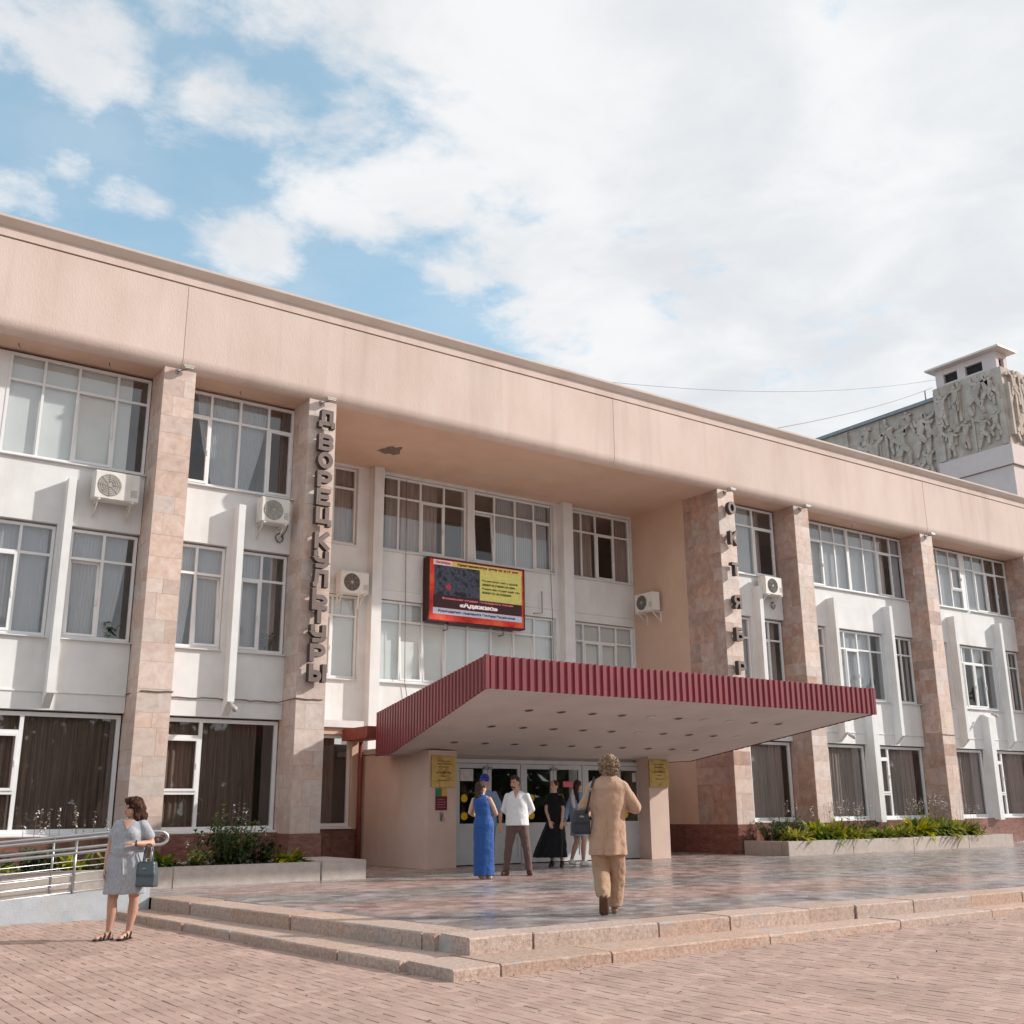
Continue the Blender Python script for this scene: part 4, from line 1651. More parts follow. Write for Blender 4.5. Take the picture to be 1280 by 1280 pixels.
def glyph_mesh(ch, wid, hgt, dep, sw):
    """a block capital made of solid strokes of even width"""
    mb = MB()
    for k, line in enumerate(GLYPH[ch]):
        P = [Vector(((x - .5) * (wid - sw * .0), z * hgt)) for x, z in line]
        closed = (P[0] - P[-1]).length < 1e-4
        if closed:
            P = P[:-1]
        n = len(P)
        L_, R_ = [], []
        for i in range(n):
            a = P[(i - 1) % n] if (closed or i > 0) else None
            c = P[(i + 1) % n] if (closed or i < n - 1) else None
            d0 = (P[i] - a).normalized() if a is not None else None
            d1 = (c - P[i]).normalized() if c is not None else None
            d0, d1 = d0 or d1, d1 or d0
            nn = Vector((-d0.y - d1.y, d0.x + d1.x))
            nn.normalize()
            m = 1 / max(.5, nn.dot(Vector((-d0.y, d0.x))))
            L_.append(P[i] + nn * m * sw / 2)
            R_.append(P[i] - nn * m * sw / 2)
        y0, y1 = -dep - k * .0012, 0
        vs = []
        for i in range(n):
            vs += [(L_[i].x, y0, L_[i].y), (R_[i].x, y0, R_[i].y), (R_[i].x, y1, R_[i].y), (L_[i].x, y1, L_[i].y)]
        fs = []
        mi = []
        for i in range(n if closed else n - 1):
            j = (i + 1) % n
            for q in range(4):
                fs.append((i * 4 + q, i * 4 + (q + 1) % 4, j * 4 + (q + 1) % 4, j * 4 + q))
                mi.append(0 if q == 0 else 1)
        if not closed:
            fs += [(3, 2, 1, 0), ((n - 1) * 4, (n - 1) * 4 + 1, (n - 1) * 4 + 2, (n - 1) * 4 + 3)]
            mi += [1, 1]
        o = len(mb.v)
        mb.v += vs
        for f, m in zip(fs, mi):
            mb.f.append(tuple(o + i for i in f))
            mb.mi.append(m)
            mb.sm.append(False)
    me = bpy.data.meshes.new('letter')
    me.from_pydata(mb.v, [], mb.f)
    me.materials.append(m_letter)
    me.materials.append(m_letterside)
    me.polygons.foreach_set('material_index', mb.mi)
    bm_ = bmesh.new()
    bm_.from_mesh(me)
    bmesh.ops.recalc_face_normals(bm_, faces=bm_.faces)
    bm_.to_mesh(me)
    bm_.free()
    return me


def letters(txt, cx, tops, hgt, wid, dep, name, label, sw):
    t = empty(name, (cx, Y0, tops[-1] - .5))
    thing(t, label, 'sign')
    cache = {}
    for ch, zc in zip(txt, tops):
        if ch not in cache:
            cache[ch] = glyph_mesh(ch, wid, hgt, dep, sw)
        link('letter', cache[ch], t, (0, -.085, zc - hgt / 2 - (tops[-1] - .5)))


letters("ДВОРЕЦКУЛЬТУРЫ", 9.255, [9.73, 9.17, 8.76, 8.33, 7.93, 7.52, 6.96, 6.56, 6.15, 5.75, 5.38, 4.98, 4.58, 4.17], .37, .35, .15, 'letter_sign',
        'brown block letters running down the stone pilaster left of the entrance', .094)
letters("ОКТЯБРЬ", 21.80, [9.64, 8.76, 7.86, 6.94, 6.02, 5.10, 4.18], .38, .30, .14, 'letter_sign',
        'brown block letters spaced wide down the stone pilaster right of the entrance', .080)

# ---------------------------------------------------------------- LED screen
scr = empty('led_screen', (15.58, YB - .2, 6.24))
thing(scr, 'lit advertising screen with red border hung between the upper windows', 'screen')
SW, SH = 3.14, 1.72
mb = MB()
mb.box(-SW / 2, SW / 2, -.10, .17, 0, SH)
mb.build('housing', flat('screen_housing', (.05, .012, .012), .5), scr)
EM = .13


def panel(nm, x0, x1, z0, z1, col, d):
    g_ = sum(col) / 3
    col = tuple((c * .85 + g_ * .15) * .72 for c in col)
    mb = MB()
    mb.box(-SW / 2 + x0 * SW, -SW / 2 + x1 * SW, -.101 - d, -.1, z0 * SH, z1 * SH)
    return mb.build(nm, flat('screen_' + nm, col, .4, EM), scr)


def scr_noise(nm, x0, x1, z0, z1, cols, d, scale):
    mb = MB()
    mb.box(-SW / 2 + x0 * SW, -SW / 2 + x1 * SW, -.101 - d, -.1, z0 * SH, z1 * SH)
    m = pm('screen_' + nm, cols, scale, .4, detail=3, lo=.35, hi=.65, local=True)
    b = m.node_tree.nodes['Principled BSDF']
    m.node_tree.links.new(b.inputs['Base Color'].links[0].from_socket, b.inputs['Emission Color'])
    b.inputs['Emission Strength'].default_value = EM
    return mb.build(nm, m, scr)


scr_noise('border', .015, .985, .02, .975, [hx(150, 28, 22), hx(190, 48, 30), hx(205, 85, 55)], .001, 2.2)
scr_noise('picture', .06, .52, .42, .885, [hx(28, 28, 40), hx(52, 52, 66), hx(70, 75, 88), hx(45, 38, 60)], .003, 7)
panel('emblem', .175, .225, .52, .58, hx(200, 40, 45), .005)
panel('emblem_arm', .19, .21, .50, .60, hx(200, 40, 45), .0056)
panel('logo_field', .05, .235, .885, .965, hx(245, 225, 225), .003)
panel('title_field', .236, .97, .885, .965, hx(240, 205, 95), .003)
panel('text_field', .52, .965, .40, .884, hx(232, 222, 105), .003)
panel('name_field', .05, .965, .215, .40, hx(70, 32, 38), .003)
panel('name_field_upper', .06, .52, .40, .42, hx(70, 32, 38), .0031)
panel('caption_field', .05, .965, .115, .21, hx(205, 212, 235), .003)


def stext(txt, x, z, w, h, col, bold=.0):
    me = stand_text(text_mesh(txt, .1, .0005, bold), w=w * SW)
    hs_ = max(v.co.z for v in me.vertices)
    for v in me.vertices:
        v.co.z *= h * SH / hs_
    nm = 'screen_ink_%d' % (len([k for k in MATS if 'ink' in k]))
    me.materials.append(flat(nm, col, .5, EM))
    link('lettering', me, scr, (-SW / 2 + x * SW, -.1075, z * SH))


stext("Октябрь", .07, .90, .15, .05, hx(190, 30, 50), .006)
stext("Приглашаются дети от 4-17 лет", .29, .898, .64, .05, hx(60, 30, 15), .006)
for k, t in enumerate(("Вы научитесь петь с душой,", "держаться уверенно на сцене.", "Вокальная студия ждёт вас", "именно тут, на площадке.")):
    stext(t, .545, .70 - k * .065, (.38, .35, .40, .31)[k], .042, hx(50, 45, 20), .004)
stext("Вокальная студия эстрадного пения", .14, .345, .73, .04, hx(225, 120, 130), .003)
stext("«Адажио»", .31, .24, .40, .085, hx(240, 225, 225), .006)
stext("Руководитель: Анисимова Эльвира Васильевна", .10, .135, .79, .052, hx(40, 45, 75), .004)
for x in (-.9, .9):
    mb = MB()
    mb.tube([(x, .0, .0), (x, .0, -.18), (x, .22, -.18)], .025, 6)
    mb.build('bracket', m_hand, scr)

# ---------------------------------------------------------------- air conditioners
def air_con(x, y, z, w, h, d, rz, label, fan_x=.33, hose=True, dirty=False):
    t = empty('air_conditioner', (x, y, z), rz)
    thing(t, label, 'air conditioner', 'outdoor air conditioner units')
    mb = MB()
    bm_ = bmesh.new()
    bmesh.ops.create_cube(bm_, size=1.0)
    for v in bm_.verts:
        v.co = (v.co.x * w + w / 2, v.co.y * d - d / 2 - .12, v.co.z * h + h / 2)
    bmesh.ops.bevel(bm_, geom=list(bm_.edges), offset=.018, segments=2, affect='EDGES')
    me = bpy.data.meshes.new('casing')
    bm_.to_mesh(me)
    bm_.free()
    me.materials.append(m_acwhite)
    link('casing', me, t)
    fr_ = h * .40
    cx = w * fan_x
    mb = MB()
    yy = -d - .12
    mb.disc((cx, yy - .004, h / 2), (0, -1, 0), fr_, 28, 0)
    for k in range(1, 6):
        rr = fr_ * k / 5.5
        mb.tube([(cx + rr * math.cos(a * PI / 12), yy - .012, h / 2 + rr * math.sin(a * PI / 12)) for a in range(25)], .004, 4, 1, caps=False)
    for k in range(8):
        a = k * PI / 4
        mb.tube([(cx + .03 * math.cos(a), yy - .014, h / 2 + .03 * math.sin(a)), (cx + fr_ * math.cos(a), yy - .010, h / 2 + fr_ * math.sin(a))], .004, 4, 1)
    mb.disc((cx, yy - .018, h / 2), (0, -1, 0), .04, 12, 1, .01)
    mb.build('fan_grille', [m_can if not dirty else m_acgrill, m_acgrill], t)
    mb = MB()
    for q in range(5):
        mb.box(w * .80, w * .95, yy - .006, yy - .001, h * .2 + q * .03, h * .2 + q * .03 + .012)
    mb.build('louvre', m_acgrill, t)
    for xb in (w * .12, w * .86):
        mb = MB()
        mb.box(xb - .018, xb + .018, -d - .16, 0, -.035, -.002)
        mb.box(xb - .018, xb + .018, -.03, 0, -.33, -.035)
        mb.tube([(xb, -.02, -.30), (xb, -d * .8 - .1, -.035)], .014, 6)
        mb.build('bracket', m_acwhite, t)
    if hose:
        mb = MB()
        pts_ = [(w + .0, -.22, h * .25), (w + .07, -.2, h * .18), (w + .06, -.12, -.05), (w - .02, -.05, -.2)]
        for k in range(10):
            a = k * 2 * PI / 8
            pts_.append((w - .06 + .09 * math.cos(a), -.05, -.22 + .1 * math.sin(a)))
        mb.tube(pts_, .012, 6)
        mb.build('hose', m_wire, t)
    return t


air_con(4.66, YW, 7.31, .86, .57, .30, 0, 'air conditioner with rainbow sheen on its fan, below the upper windows at the picture edge', .33, False, True)
air_con(8.06, YW, 7.34, .64, .55, .30, 0, 'small air conditioner with a coiled hose next to the lettered pilaster left of the entrance', .42, True, True)
air_con(11.42, YB - .02, 6.70, .80, .56, .26, 0, 'air conditioner with a white drip pipe in the entrance recess left of the screen', .40, False)
air_con(21.47, 23.80, 7.05, .80, .55, .30, -PI / 2, 'air conditioner in shade on the peach side wall of the recess', .40, False)
air_con(23.50, YW, 7.42, .74, .54, .30, 0, 'air conditioner with a round dark fan right of the pilaster with wide spaced letters', .42, True)
cable('drip_pipe', [(12.02, YB - .34, 7.25), (11.98, YB - .36, 7.0), (11.93, YB - .36, 6.35)], 'white drip pipe below the air conditioner in the recess', m_acwhite, .018, 'pipe')
air_l = MB()
air_l.box(0, .28, -.26, 0, 0, .55)
air_l.box(.02, .26, -.27, -.26, .05, .5, 1)
o = air_l.build('air_conditioner', [m_acwhite, m_acgrill], None, (10.66, YB - .02, 6.80))
thing(o, 'white end of an air conditioner half hidden by the lettered pilaster left of the entrance', 'air conditioner')


# ---------------------------------------------------------------- floodlights at the pilaster heads
def flood(px, which):
    t = empty('floodlight', (px + .42, Y0 - .02, ZS - .03))
    t.scale = (.72, .72, .72)
    thing(t, which, 'floodlight', 'floodlights at the pilaster heads')
    mb = MB()
    mb.tube([(-.22, .02, -.05), (-.12, -.10, -.02), (0, -.16, .0)], .016, 6)
    mb.box(-.26, -.2, -.0, .03, -.12, .03)
    mb.build('arm', m_hand, t)
    mb = MB()
    mb.prism_x([(-.10, .02), (-.26, -.01), (-.30, .05), (-.28, .11), (-.10, .12)], -.14, .16)
    mb.build('lamp_head', flat('lamp_grey', (.42, .38, .34), .5), t)
    mb = MB()
    mb.box(-.12, .14, -.292, -.27, .01, .045)
    mb.build('lens', m_lens, t)


flood(5.73, 'floodlight on top of the pilaster between the two air conditioners')
flood(8.92, 'floodlight above the first letter of the left lettered pilaster')
flood(21.47, 'floodlight above the letters of the right lettered pilaster')
flood(24.68, 'floodlight on the plain pilaster next to the right lettered one')
flood(30.94, 'floodlight on the second plain pilaster right of the entrance')


def cam_lamp(x, z, label):
    mb = MB()
    mb.box(-.03, .03, -.02, .02, 0, .06)
    mb.tube([(0, 0, .03), (0, -.08, -.02)], .012, 6)
    mb.tube([(0, -.03, -.02), (0, -.20, -.10)], [.045, .05], 10)
    mb.tube([(0, -.19, -.095), (0, -.22, -.11)], [.058, .058], 10)
    o = mb.build('security_camera', flat('camera_grey%d' % int(x), (.5, .47, .44), .5), None, (x, YW - .32, z))
    thing(o, label, 'camera')


cam_lamp(7.70, 3.50, 'security camera under the white fin between the two pilasters left of the entrance')
cam_lamp(26.76, 3.52, 'small security camera under the white fin just right of the canopy tip')
cam_lamp(34.39, 4.45, 'small security camera on the short white pier between the far ground floor windows')

# bird and vent on the roof edge
mb = MB()
mb.tube([(0, 0, 0), (0, 0, .22)], .10, 10)
mb.tube([(0, 0, .22), (0, 0, .30)], [.15, .04], 10)
o = mb.build('roof_vent', m_slate, None, (20.4, 22.5, 12.44))
thing(o, 'small round vent cap standing on the palace roof edge', 'vent')


# ---------------------------------------------------------------- stage tower behind
TO = Vector((58.14, 31.95, 0))
tower = empty('stage_tower', TO)
thing(tower, 'massive stage tower faced with carved grey stone rising behind the roof', 'building')
TX, TY, TY2, TYE = 58.14, 31.95, 36.55, 60.0
mb = PB(TO)
mb.box(TX + .5, TX + 40, TY + .5, TYE, 0, 21.5)
mb.build('wall', m_lav, tower)
mb = PB(TO)
mb.box(TX - .1, TX + 40, TY - .1, TY2 + .1, 20.72, 21.95)
mb.build('band', m_lav, tower)
mb = PB(TO)
mb.box(TX + .04, TX + 40, TY + .04, TY2 + .1, 0, 20.68)
mb.build('lower_wall', m_lav, tower)
mb = PB(TO)
mb.box(TX, TX + 40, TY, TY2, 21.97, 26.88)
mb.build('relief_block', m_relief, tower)
mb = PB(TO)
mb.box(TX + .45, TX + 40, TY2, TYE, 15, 26.3)
mb.build('relief_wall', m_relief, tower)
mb = PB(TO)
mb.box(TX + .25, TX + 40, TY2 + .02, TYE, 26.3, 26.52)
mb.build('roof_edge', m_slate, tower)
rf = random.Random(21)


def relief_strip(side, a, b, z0, z1, d, base):
    mb = PB(TO)
    if side == 'x':
        mb.box(base - d, base + .05, a, b, z0, z1)
    else:
        mb.box(a, b, base - d, base + .05, z0, z1)
    mb.build('relief_strip', m_relief, tower)


def relief_figure(side, c, z, h, base, seed):
    """an abstract dancing figure in raised stone: torso, head and bent limbs"""
    q = random.Random(seed)
    mb = MB()
    fl = q.choice((-1, 1))
    lean = q.uniform(-.15, .15)

    def limb(p0, p1, w0, w1, d):
        p0, p1 = Vector(p0), Vector(p1)
        t = (p1 - p0).normalized()
        nn = Vector((-t.y, t.x))
        A = [p0 + nn * w0, p1 + nn * w1, p1 + t * w1 * .6, p1 - nn * w1, p0 - nn * w0]
        B = [p.copy() for p in A]
        m = len(A)
        vs = [(p.x * fl, 0, p.y) for p in A]
        c_ = (p0 + p1) / 2
        top = [((c_.x + (p.x - c_.x) * .9) * fl, -d * 1.05, c_.y + (p.y - c_.y) * .96) for p in B]
        mb.add(vs + top, [(i, (i + 1) % m, m + (i + 1) % m, m + i) for i in range(m)] + [tuple(m + i for i in range(m))])
    H_ = h
    hip = (0, .48 * H_)
    sh = (lean * H_, .80 * H_)
    limb(hip, sh, .075 * H_, .12 * H_, .22)
    hd = (sh[0] + lean * .2 * H_, .90 * H_)
    limb((hd[0], hd[1] - .04 * H_), (hd[0], hd[1] + .05 * H_), .05 * H_, .05 * H_, .26)
    k1 = (q.uniform(-.2, .0) * H_, q.uniform(.22, .30) * H_)
    k2 = (q.uniform(.08, .25) * H_, q.uniform(.22, .32) * H_)
    limb(hip, k1, .075 * H_, .06 * H_, .2)
    limb(k1, (k1[0] + q.uniform(-.12, .05) * H_, 0), .055 * H_, .04 * H_, .17)
    limb(hip, k2, .075 * H_, .06 * H_, .24)
    limb(k2, (k2[0] + q.uniform(-.15, .1) * H_, q.uniform(0, .06) * H_), .055 * H_, .04 * H_, .2)
    e1 = (sh[0] - q.uniform(.14, .22) * H_, q.uniform(.66, .92) * H_)
    e2 = (sh[0] + q.uniform(.14, .22) * H_, q.uniform(.66, .92) * H_)
    limb(sh, e1, .05 * H_, .04 * H_, .2)
    limb(e1, (e1[0] + q.uniform(-.15, .05) * H_, e1[1] + q.uniform(-.15, .2) * H_), .04 * H_, .03 * H_, .17)
    limb(sh, e2, .05 * H_, .04 * H_, .24)
    limb(e2, (e2[0] + q.uniform(-.05, .15) * H_, e2[1] + q.uniform(-.15, .2) * H_), .04 * H_, .03 * H_, .2)
    o = mb.build('relief_figure', m_relief, tower)
    if side == 'x':
        o.rotation_euler.z = -PI / 2
        o.location = (base - TO.x, c - TO.y, z)
    else:
        o.location = (c - TO.x, base - TO.y, z)
    return o


B1, B2 = TX, TX + .45
for (y, z, h, s) in ((35.9, 24.2, 2.1, 1), (33.7, 24.3, 2.3, 2), (32.9, 24.6, 2.0, 3), (34.6, 22.3, 1.9, 4), (33.5, 22.2, 1.9, 5), (32.6, 22.6, 1.6, 6)):
    relief_figure('x', y, z, h, B1, s)
for (y, z, h, s) in ((38.0, 22.9, 2.9, 11), (39.3, 22.6, 3.0, 12), (37.3, 23.3, 2.4, 13), (41.4, 22.0, 3.2, 14), (42.6, 22.2, 3.0, 15), (38.2, 20.4, 2.2, 16), (39.2, 20.2, 2.2, 17), (40.2, 20.4, 2.0, 18),
                     (44.6, 22.4, 2.8, 19), (46.2, 22.6, 2.8, 20), (48.0, 23, 2.6, 22)):
    relief_figure('x', y, z, h, B2, s)
for k, (x, z, h) in enumerate(((59.0, 24.6, 2.2), (60.2, 23.9, 2.6), (59.2, 22.2, 2.2), (61.6, 24.4, 2.2), (61.0, 22.2, 2.0), (63, 22.5, 2.5), (64.6, 24, 2.4))):
    relief_figure('y', x, z, h, TY, 40 + k)
for (y0_, y1_, z0_, z1_, d) in ((36.1, 36.5, 22.0, 26.6, .12), (35.0, 35.2, 24.0, 26.8, .16), (34.7, 34.86, 24.2, 26.8, .12), (34.95, 35.35, 23.6, 24.2, .14), (32.0, 32.35, 22.0, 25.2, .10), (34.0, 34.15, 22.0, 24.2, .08)):
    relief_strip('x', y0_, y1_, z0_, z1_, d, B1)
for (y0_, y1_, z0_, z1_, d) in ((36.7, 37.0, 15, 24.6, .22), (40.4, 40.6, 21.5, 26.2, .15), (41.0, 41.1, 21, 26.2, .1), (43.5, 43.8, 20, 26.2, .18), (40.5, 37.0, 22.45, 22.6, .1), (45.3, 45.6, 20, 26.1, .12)):
    relief_strip('x', min(y0_, y1_), max(y0_, y1_), z0_, z1_, d, B2)
for k in range(16):
    x = TX + .25 + k * .62
    relief_strip('y', x, x + rf.uniform(.15, .4), 22.0 + rf.uniform(0, .8), 26.8 - rf.uniform(0, 1.5), rf.uniform(.12, .34), TY)
for k in range(46):      # rough blocks and folds of the background carving
    if k < 22:
        y, z = rf.uniform(32.1, 36.2), rf.uniform(22.1, 26.2)
        relief_strip('x', y, y + rf.uniform(.08, .3), z, min(26.8, z + rf.uniform(.3, 1.4)), rf.uniform(.03, .12), B1)
    else:
        y, z = rf.uniform(36.8, 48), rf.uniform(19, 25.2)
        relief_strip('x', y, y + rf.uniform(.1, .4), z, min(26.2, z + rf.uniform(.3, 1.6)), rf.uniform(.03, .14), B2)
for (y, z, h, s) in ((35.6, 22.1, 1.9, 31), (32.6, 24.9, 1.7, 32), (34.9, 24.9, 1.7, 33), (36.2, 23.2, 1.4, 34)):
    relief_figure('x', y, z, h, B1, s)
for (y, z, h, s) in ((38.6, 24.6, 1.6, 51), (40.0, 23.6, 2.2, 52), (42.0, 24.2, 1.9, 53), (43.4, 22.0, 3.0, 54), (45.4, 22.4, 2.8, 55), (37.5, 21.2, 2.0, 56), (41.2, 20.2, 1.8, 57), (47.2, 22.8, 2.6, 58)):
    relief_figure('x', y, z, h, B2, s)
# lantern on the tower's corner
lan = empty('roof_lantern', (TX + .4, TY + .4, 26.88))
thing(lan, 'small louvred roof house with a flat overhanging roof on top of the carved tower', 'roof house')
LO = Vector((TX + .4, TY + .4, 26.88))
lx0, lx1, ly0, ly1 = TX + .25, TX + 1.45, TY + .35, TY + 4.45
mb = PB(LO)
for (x, y, sx, sy) in ((lx0, ly0, .32, .9), (lx0, ly0 + 2.05, .3, .55), (lx0, ly1 - .55, .3, .55), (lx1 - .35, ly0, .35, .4)):
    mb.box(x, x + sx, y, y + sy, 26.88, 28.12)
mb.box(lx0 + .02, lx1, ly0 + .02, ly1 - .02, 27.72, 28.11)
mb.box(lx0 + .02, lx1, ly0 + .02, ly1 - .02, 26.88, 27.12)
mb.build('wall', m_lav, lan)
mb = PB(LO)
mb.box(lx0 + .2, lx1 - .1, ly0 + .2, ly1 - .1, 27.0, 27.75)
mb.build('vent_opening', m_dark, lan)
mb = PB(LO)
mb.prism_z([(lx0 - .45, ly0 - .5), (lx1 + .4, ly0 - .5), (lx1 + .4, ly1 + .45), (lx0 - .45, ly1 + .45)], 28.12, 28.24)
mb.build('roof', m_capmetal, lan)
cable('roof_mast', [(TX + .8, 37.6, 26.5), (TX + .8, 37.6, 27.35)], 'short mast on the carved wall beside the roof house', m_slate, .05, 'mast')
def span(a, b, sag, n=14):
    a, b = Vector(a), Vector(b)
    return [a.lerp(b, i / n) - Vector((0, 0, sag * 4 * (i / n) * (1 - i / n))) for i in range(n + 1)]
cable('overhead_wire', span((24.0, 21.7, 12.7), (TX + .25, 36.7, 27.15), .25), 'overhead wire that slants down from the tower to the palace roof', m_wire, .011, 'wire')
cable('overhead_wire', span((9.2, 31.5, 17.0), (TX + .3, 36.4, 27.6), 1.7), 'upper thin overhead wire running level to the roof house', m_wire, .008, 'wire')


# ---------------------------------------------------------------- flower beds
def planter(org, walls, soil, label, cap_h):
    t = empty('planter', org)
    thing(t, label, 'planter')
    O = Vector(org)
    for (x0, x1, y0, y1, z0, z1) in walls:
        bmx = bmesh.new()
        bmesh.ops.create_cube(bmx, size=1.0)
        for v in bmx.verts:
            v.co = ((x0 + x1) / 2 + v.co.x * (x1 - x0) - O.x, (y0 + y1) / 2 + v.co.y * (y1 - y0) - O.y, (z0 + z1) / 2 + v.co.z * (z1 - z0) - O.z)
        bmesh.ops.bevel(bmx, geom=list(bmx.edges), offset=.012, segments=2, affect='EDGES')
        me = bpy.data.meshes.new('wall_block')
        bmx.to_mesh(me)
        bmx.free()
        me.materials.append(m_concrete)
        link('wall_block', me, t)
    mb = MB()
    x0, x1, y0, y1, z = soil
    n = 24
    vs = [(x0 + (x1 - x0) * i / n - O.x, y0 + (y1 - y0) * j / 5 - O.y, z + rp_.uniform(-.02, .03) - O.z) for j in range(6) for i in range(n + 1)]
    mb.add(vs, [(j * (n + 1) + i, j * (n + 1) + i + 1, (j + 1) * (n + 1) + i + 1, (j + 1) * (n + 1) + i) for j in range(5) for i in range(n)])
    mb.build('soil', m_soil, t)
    return t


rp_ = random.Random(8)
planter((5.5, 18.2, 0), [(-3.0, .2, 18.2, 18.42, -.05, .565), (.204, 3.1, 18.2, 18.42, -.05, .57), (3.104, 5.9, 18.2, 18.42, -.05, .567), (5.904, 8.52, 18.2, 18.42, .2, .57),
                         (8.535, 9.41, 18.19, 19.9, .2, .585), (-3.0, 8.52, 20.2, 20.45, -.05, .55)],
        (-3.0, 8.53, 18.42, 20.2, .50), 'long low concrete flower bed wall left of the entrance, behind the ramp', .57)
planter((26.5, 19.0, .2), [(21.6, 24.1, 19.0, 19.22, .15, .605), (24.104, 26.7, 19.0, 19.22, .15, .60), (26.704, 29.3, 19.0, 19.22, .15, .607), (29.304, 31.6, 19.0, 19.22, .15, .60),
                           (21.6, 21.85, 19.224, 20.5, .15, .60), (31.35, 31.6, 19.224, 20.5, .15, .60)],
        (21.85, 31.35, 19.22, 20.52, .54), 'long low concrete flower bed wall right of the entrance under the tall pilasters', .6)


def leaf(mb, base, d, L, w, droop, mi=0, curl=.25):
    """a single bent blade: 3 segments with a raised midrib"""
    d = Vector(d).normalized()
    side = d.cross(Vector((0, 0, 1)))
    if side.length < .05:
        side = Vector((1, 0, 0))
    side.normalize()
    base = Vector(base)
    vs = []
    for k, (t, ww) in enumerate(((0, .25), (.4, 1.0), (.75, .75), (1.0, .05))):
        c = base + d * L * t + Vector((0, 0, -droop * L * t * t))
        n = side.cross(d)
        vs += [c - side * w * ww / 2 + n * curl * w * ww * .4, c, c + side * w * ww / 2 + n * curl * w * ww * .4]
    fs = []
    for k in range(3):
        a = k * 3
        fs += [(a, a + 1, a + 4, a + 3), (a + 1, a + 2, a + 5, a + 4)]
    mb.add(vs, fs, mi, True)


def plant(name, label, cat, x, y, z, r, h, n, lw, mats, seed, kind='clump', flowers=0, fl_h=.5, fmat=None, group=None):
    q = random.Random(seed)
    t = empty(name, (x, y, z))
    thing(t, label, cat, group)
    mb = MB()
    st = MB()
    if kind == 'hosta':
        for i in range(n):
            a = q.uniform(0, 2 * PI)
            rr = r * q.uniform(.05, .55)
            el = q.uniform(.35, 1.25)
            d = (math.cos(a) * math.cos(el), math.sin(a) * math.cos(el), math.sin(el))
            L = h * q.uniform(.75, 1.25)
            leaf(mb, (rr * math.cos(a), rr * math.sin(a), q.uniform(0, h * .25)), d, L, lw * q.uniform(.7, 1.2), q.uniform(.2, .8), 0 if q.random() < .7 else 1)
    else:
        ns = max(6, n // 26)
        for s in range(ns):
            a = q.uniform(0, 2 * PI)
            rr = r * math.sqrt(q.random()) * .6
            bx, by = rr * math.cos(a), rr * math.sin(a)
            H_ = h * q.uniform(.55, 1.05) * (1 - .35 * rr / r)
            tip = (bx * 1.7 + q.uniform(-.1, .1) * r, by * 1.7, H_)
            st.tube([(bx * .6, by * .6, 0), (bx * 1.2, by * 1.2, H_ * .5), tip], [.008, .006, .003], 5)
            for k in range(n // ns):
                u = q.uniform(.12, 1.0)
                p = Vector((bx * .6, by * .6, 0)).lerp(Vector(tip), u)
                aa = q.uniform(0, 2 * PI)
                e2 = q.uniform(-.2, .9)
                leaf(mb, p, (math.cos(aa) * math.cos(e2), math.sin(aa) * math.cos(e2), math.sin(e2)), lw * q.uniform(1.6, 3.2), lw * q.uniform(.7, 1.2), q.uniform(.1, .6), 0 if q.random() < .7 else 1)
    mb.build('foliage', mats, t)
    if st.v:
        st.build('stem', m_stem, t)
    for i in range(flowers):
        a = q.uniform(0, 2 * PI)
        rr = r * q.uniform(.1, .8)
        H_ = h + fl_h * q.uniform(.45, 1.1)
        sx, sy = rr * math.cos(a), rr * math.sin(a)
        tx, ty = sx * 1.25 + q.uniform(-.06, .06), sy * 1.25
        fb = MB()
        fb.tube([(sx, sy, 0), (sx * 1.1, sy * 1.1, H_ * .6), (tx, ty, H_)], [.005, .004, .003], 4, 1)
        for k in range(q.randint(7, 13)):
            u = q.uniform(.72, 1.02)
            p = Vector((sx, sy, 0)).lerp(Vector((tx, ty, H_)), u)
            aa = q.uniform(0, 2 * PI)
            leaf(fb, p, (math.cos(aa), math.sin(aa), q.uniform(-.3, .7)), q.uniform(.03, .06), q.uniform(.02, .038), .4, 0)
        fb.build('flower', [fmat or m_petal, m_stem], t)
    return t


DK, MD, LM = [m_leafdark, m_leafmid], [m_leafmid, m_leaflime], [m_leaflime, m_leafmid]
# left bed
plant('shrub', 'tall dark bushy shrub with yellow green shoots in the bed left of the entrance', 'shrub', 7.12, 19.1, .50, .68, .95, 1200, .052, DK, 1, flowers=5, fl_h=.12, fmat=m_petalwhite)
plant('flowering_shoots', 'upright yellow green shoots rising out of the dark shrub', 'plant', 7.25, 19.35, .50, .45, 1.18, 230, .042, MD, 2)
plant('shrub', 'low dark shrub beside the last flower bed block left of the entrance', 'shrub', 7.75, 19.25, .50, .40, .55, 420, .05, DK, 3, flowers=3, fl_h=.2, fmat=m_petalwhite)
plant('hosta', 'lime green broad leaved hosta at the end of the left bed', 'plant', 8.20, 18.85, .50, .34, .36, 90, .12, LM, 4, 'hosta')
plant('hosta', 'pale green hosta just right of the woman in grey', 'plant', 5.95, 18.85, .50, .30, .33, 80, .10, MD, 5, 'hosta', flowers=2, fl_h=.25)
plant('low_plant', 'small leafy plant between the pale hosta and the tall dark shrub', 'plant', 6.45, 18.8, .50, .30, .36, 200, .055, MD, 6, flowers=2, fl_h=.2, fmat=m_petalwhite)
plant('hosta', 'hosta with tall pale flower spikes behind the ramp railing, below the big brown curtained window', 'plant', 4.55, 18.95, .50, .34, .36, 90, .11, LM, 7, 'hosta', flowers=6, fl_h=.62)
plant('hosta', 'lime hosta behind the steel posts of the ramp', 'plant', 5.10, 18.85, .50, .30, .36, 80, .11, LM, 8, 'hosta', flowers=3, fl_h=.45)
plant('shrub', 'dark low shrub behind the railing at the picture edge', 'shrub', 3.75, 19.0, .50, .45, .46, 420, .055, DK, 9, flowers=4, fl_h=.6)
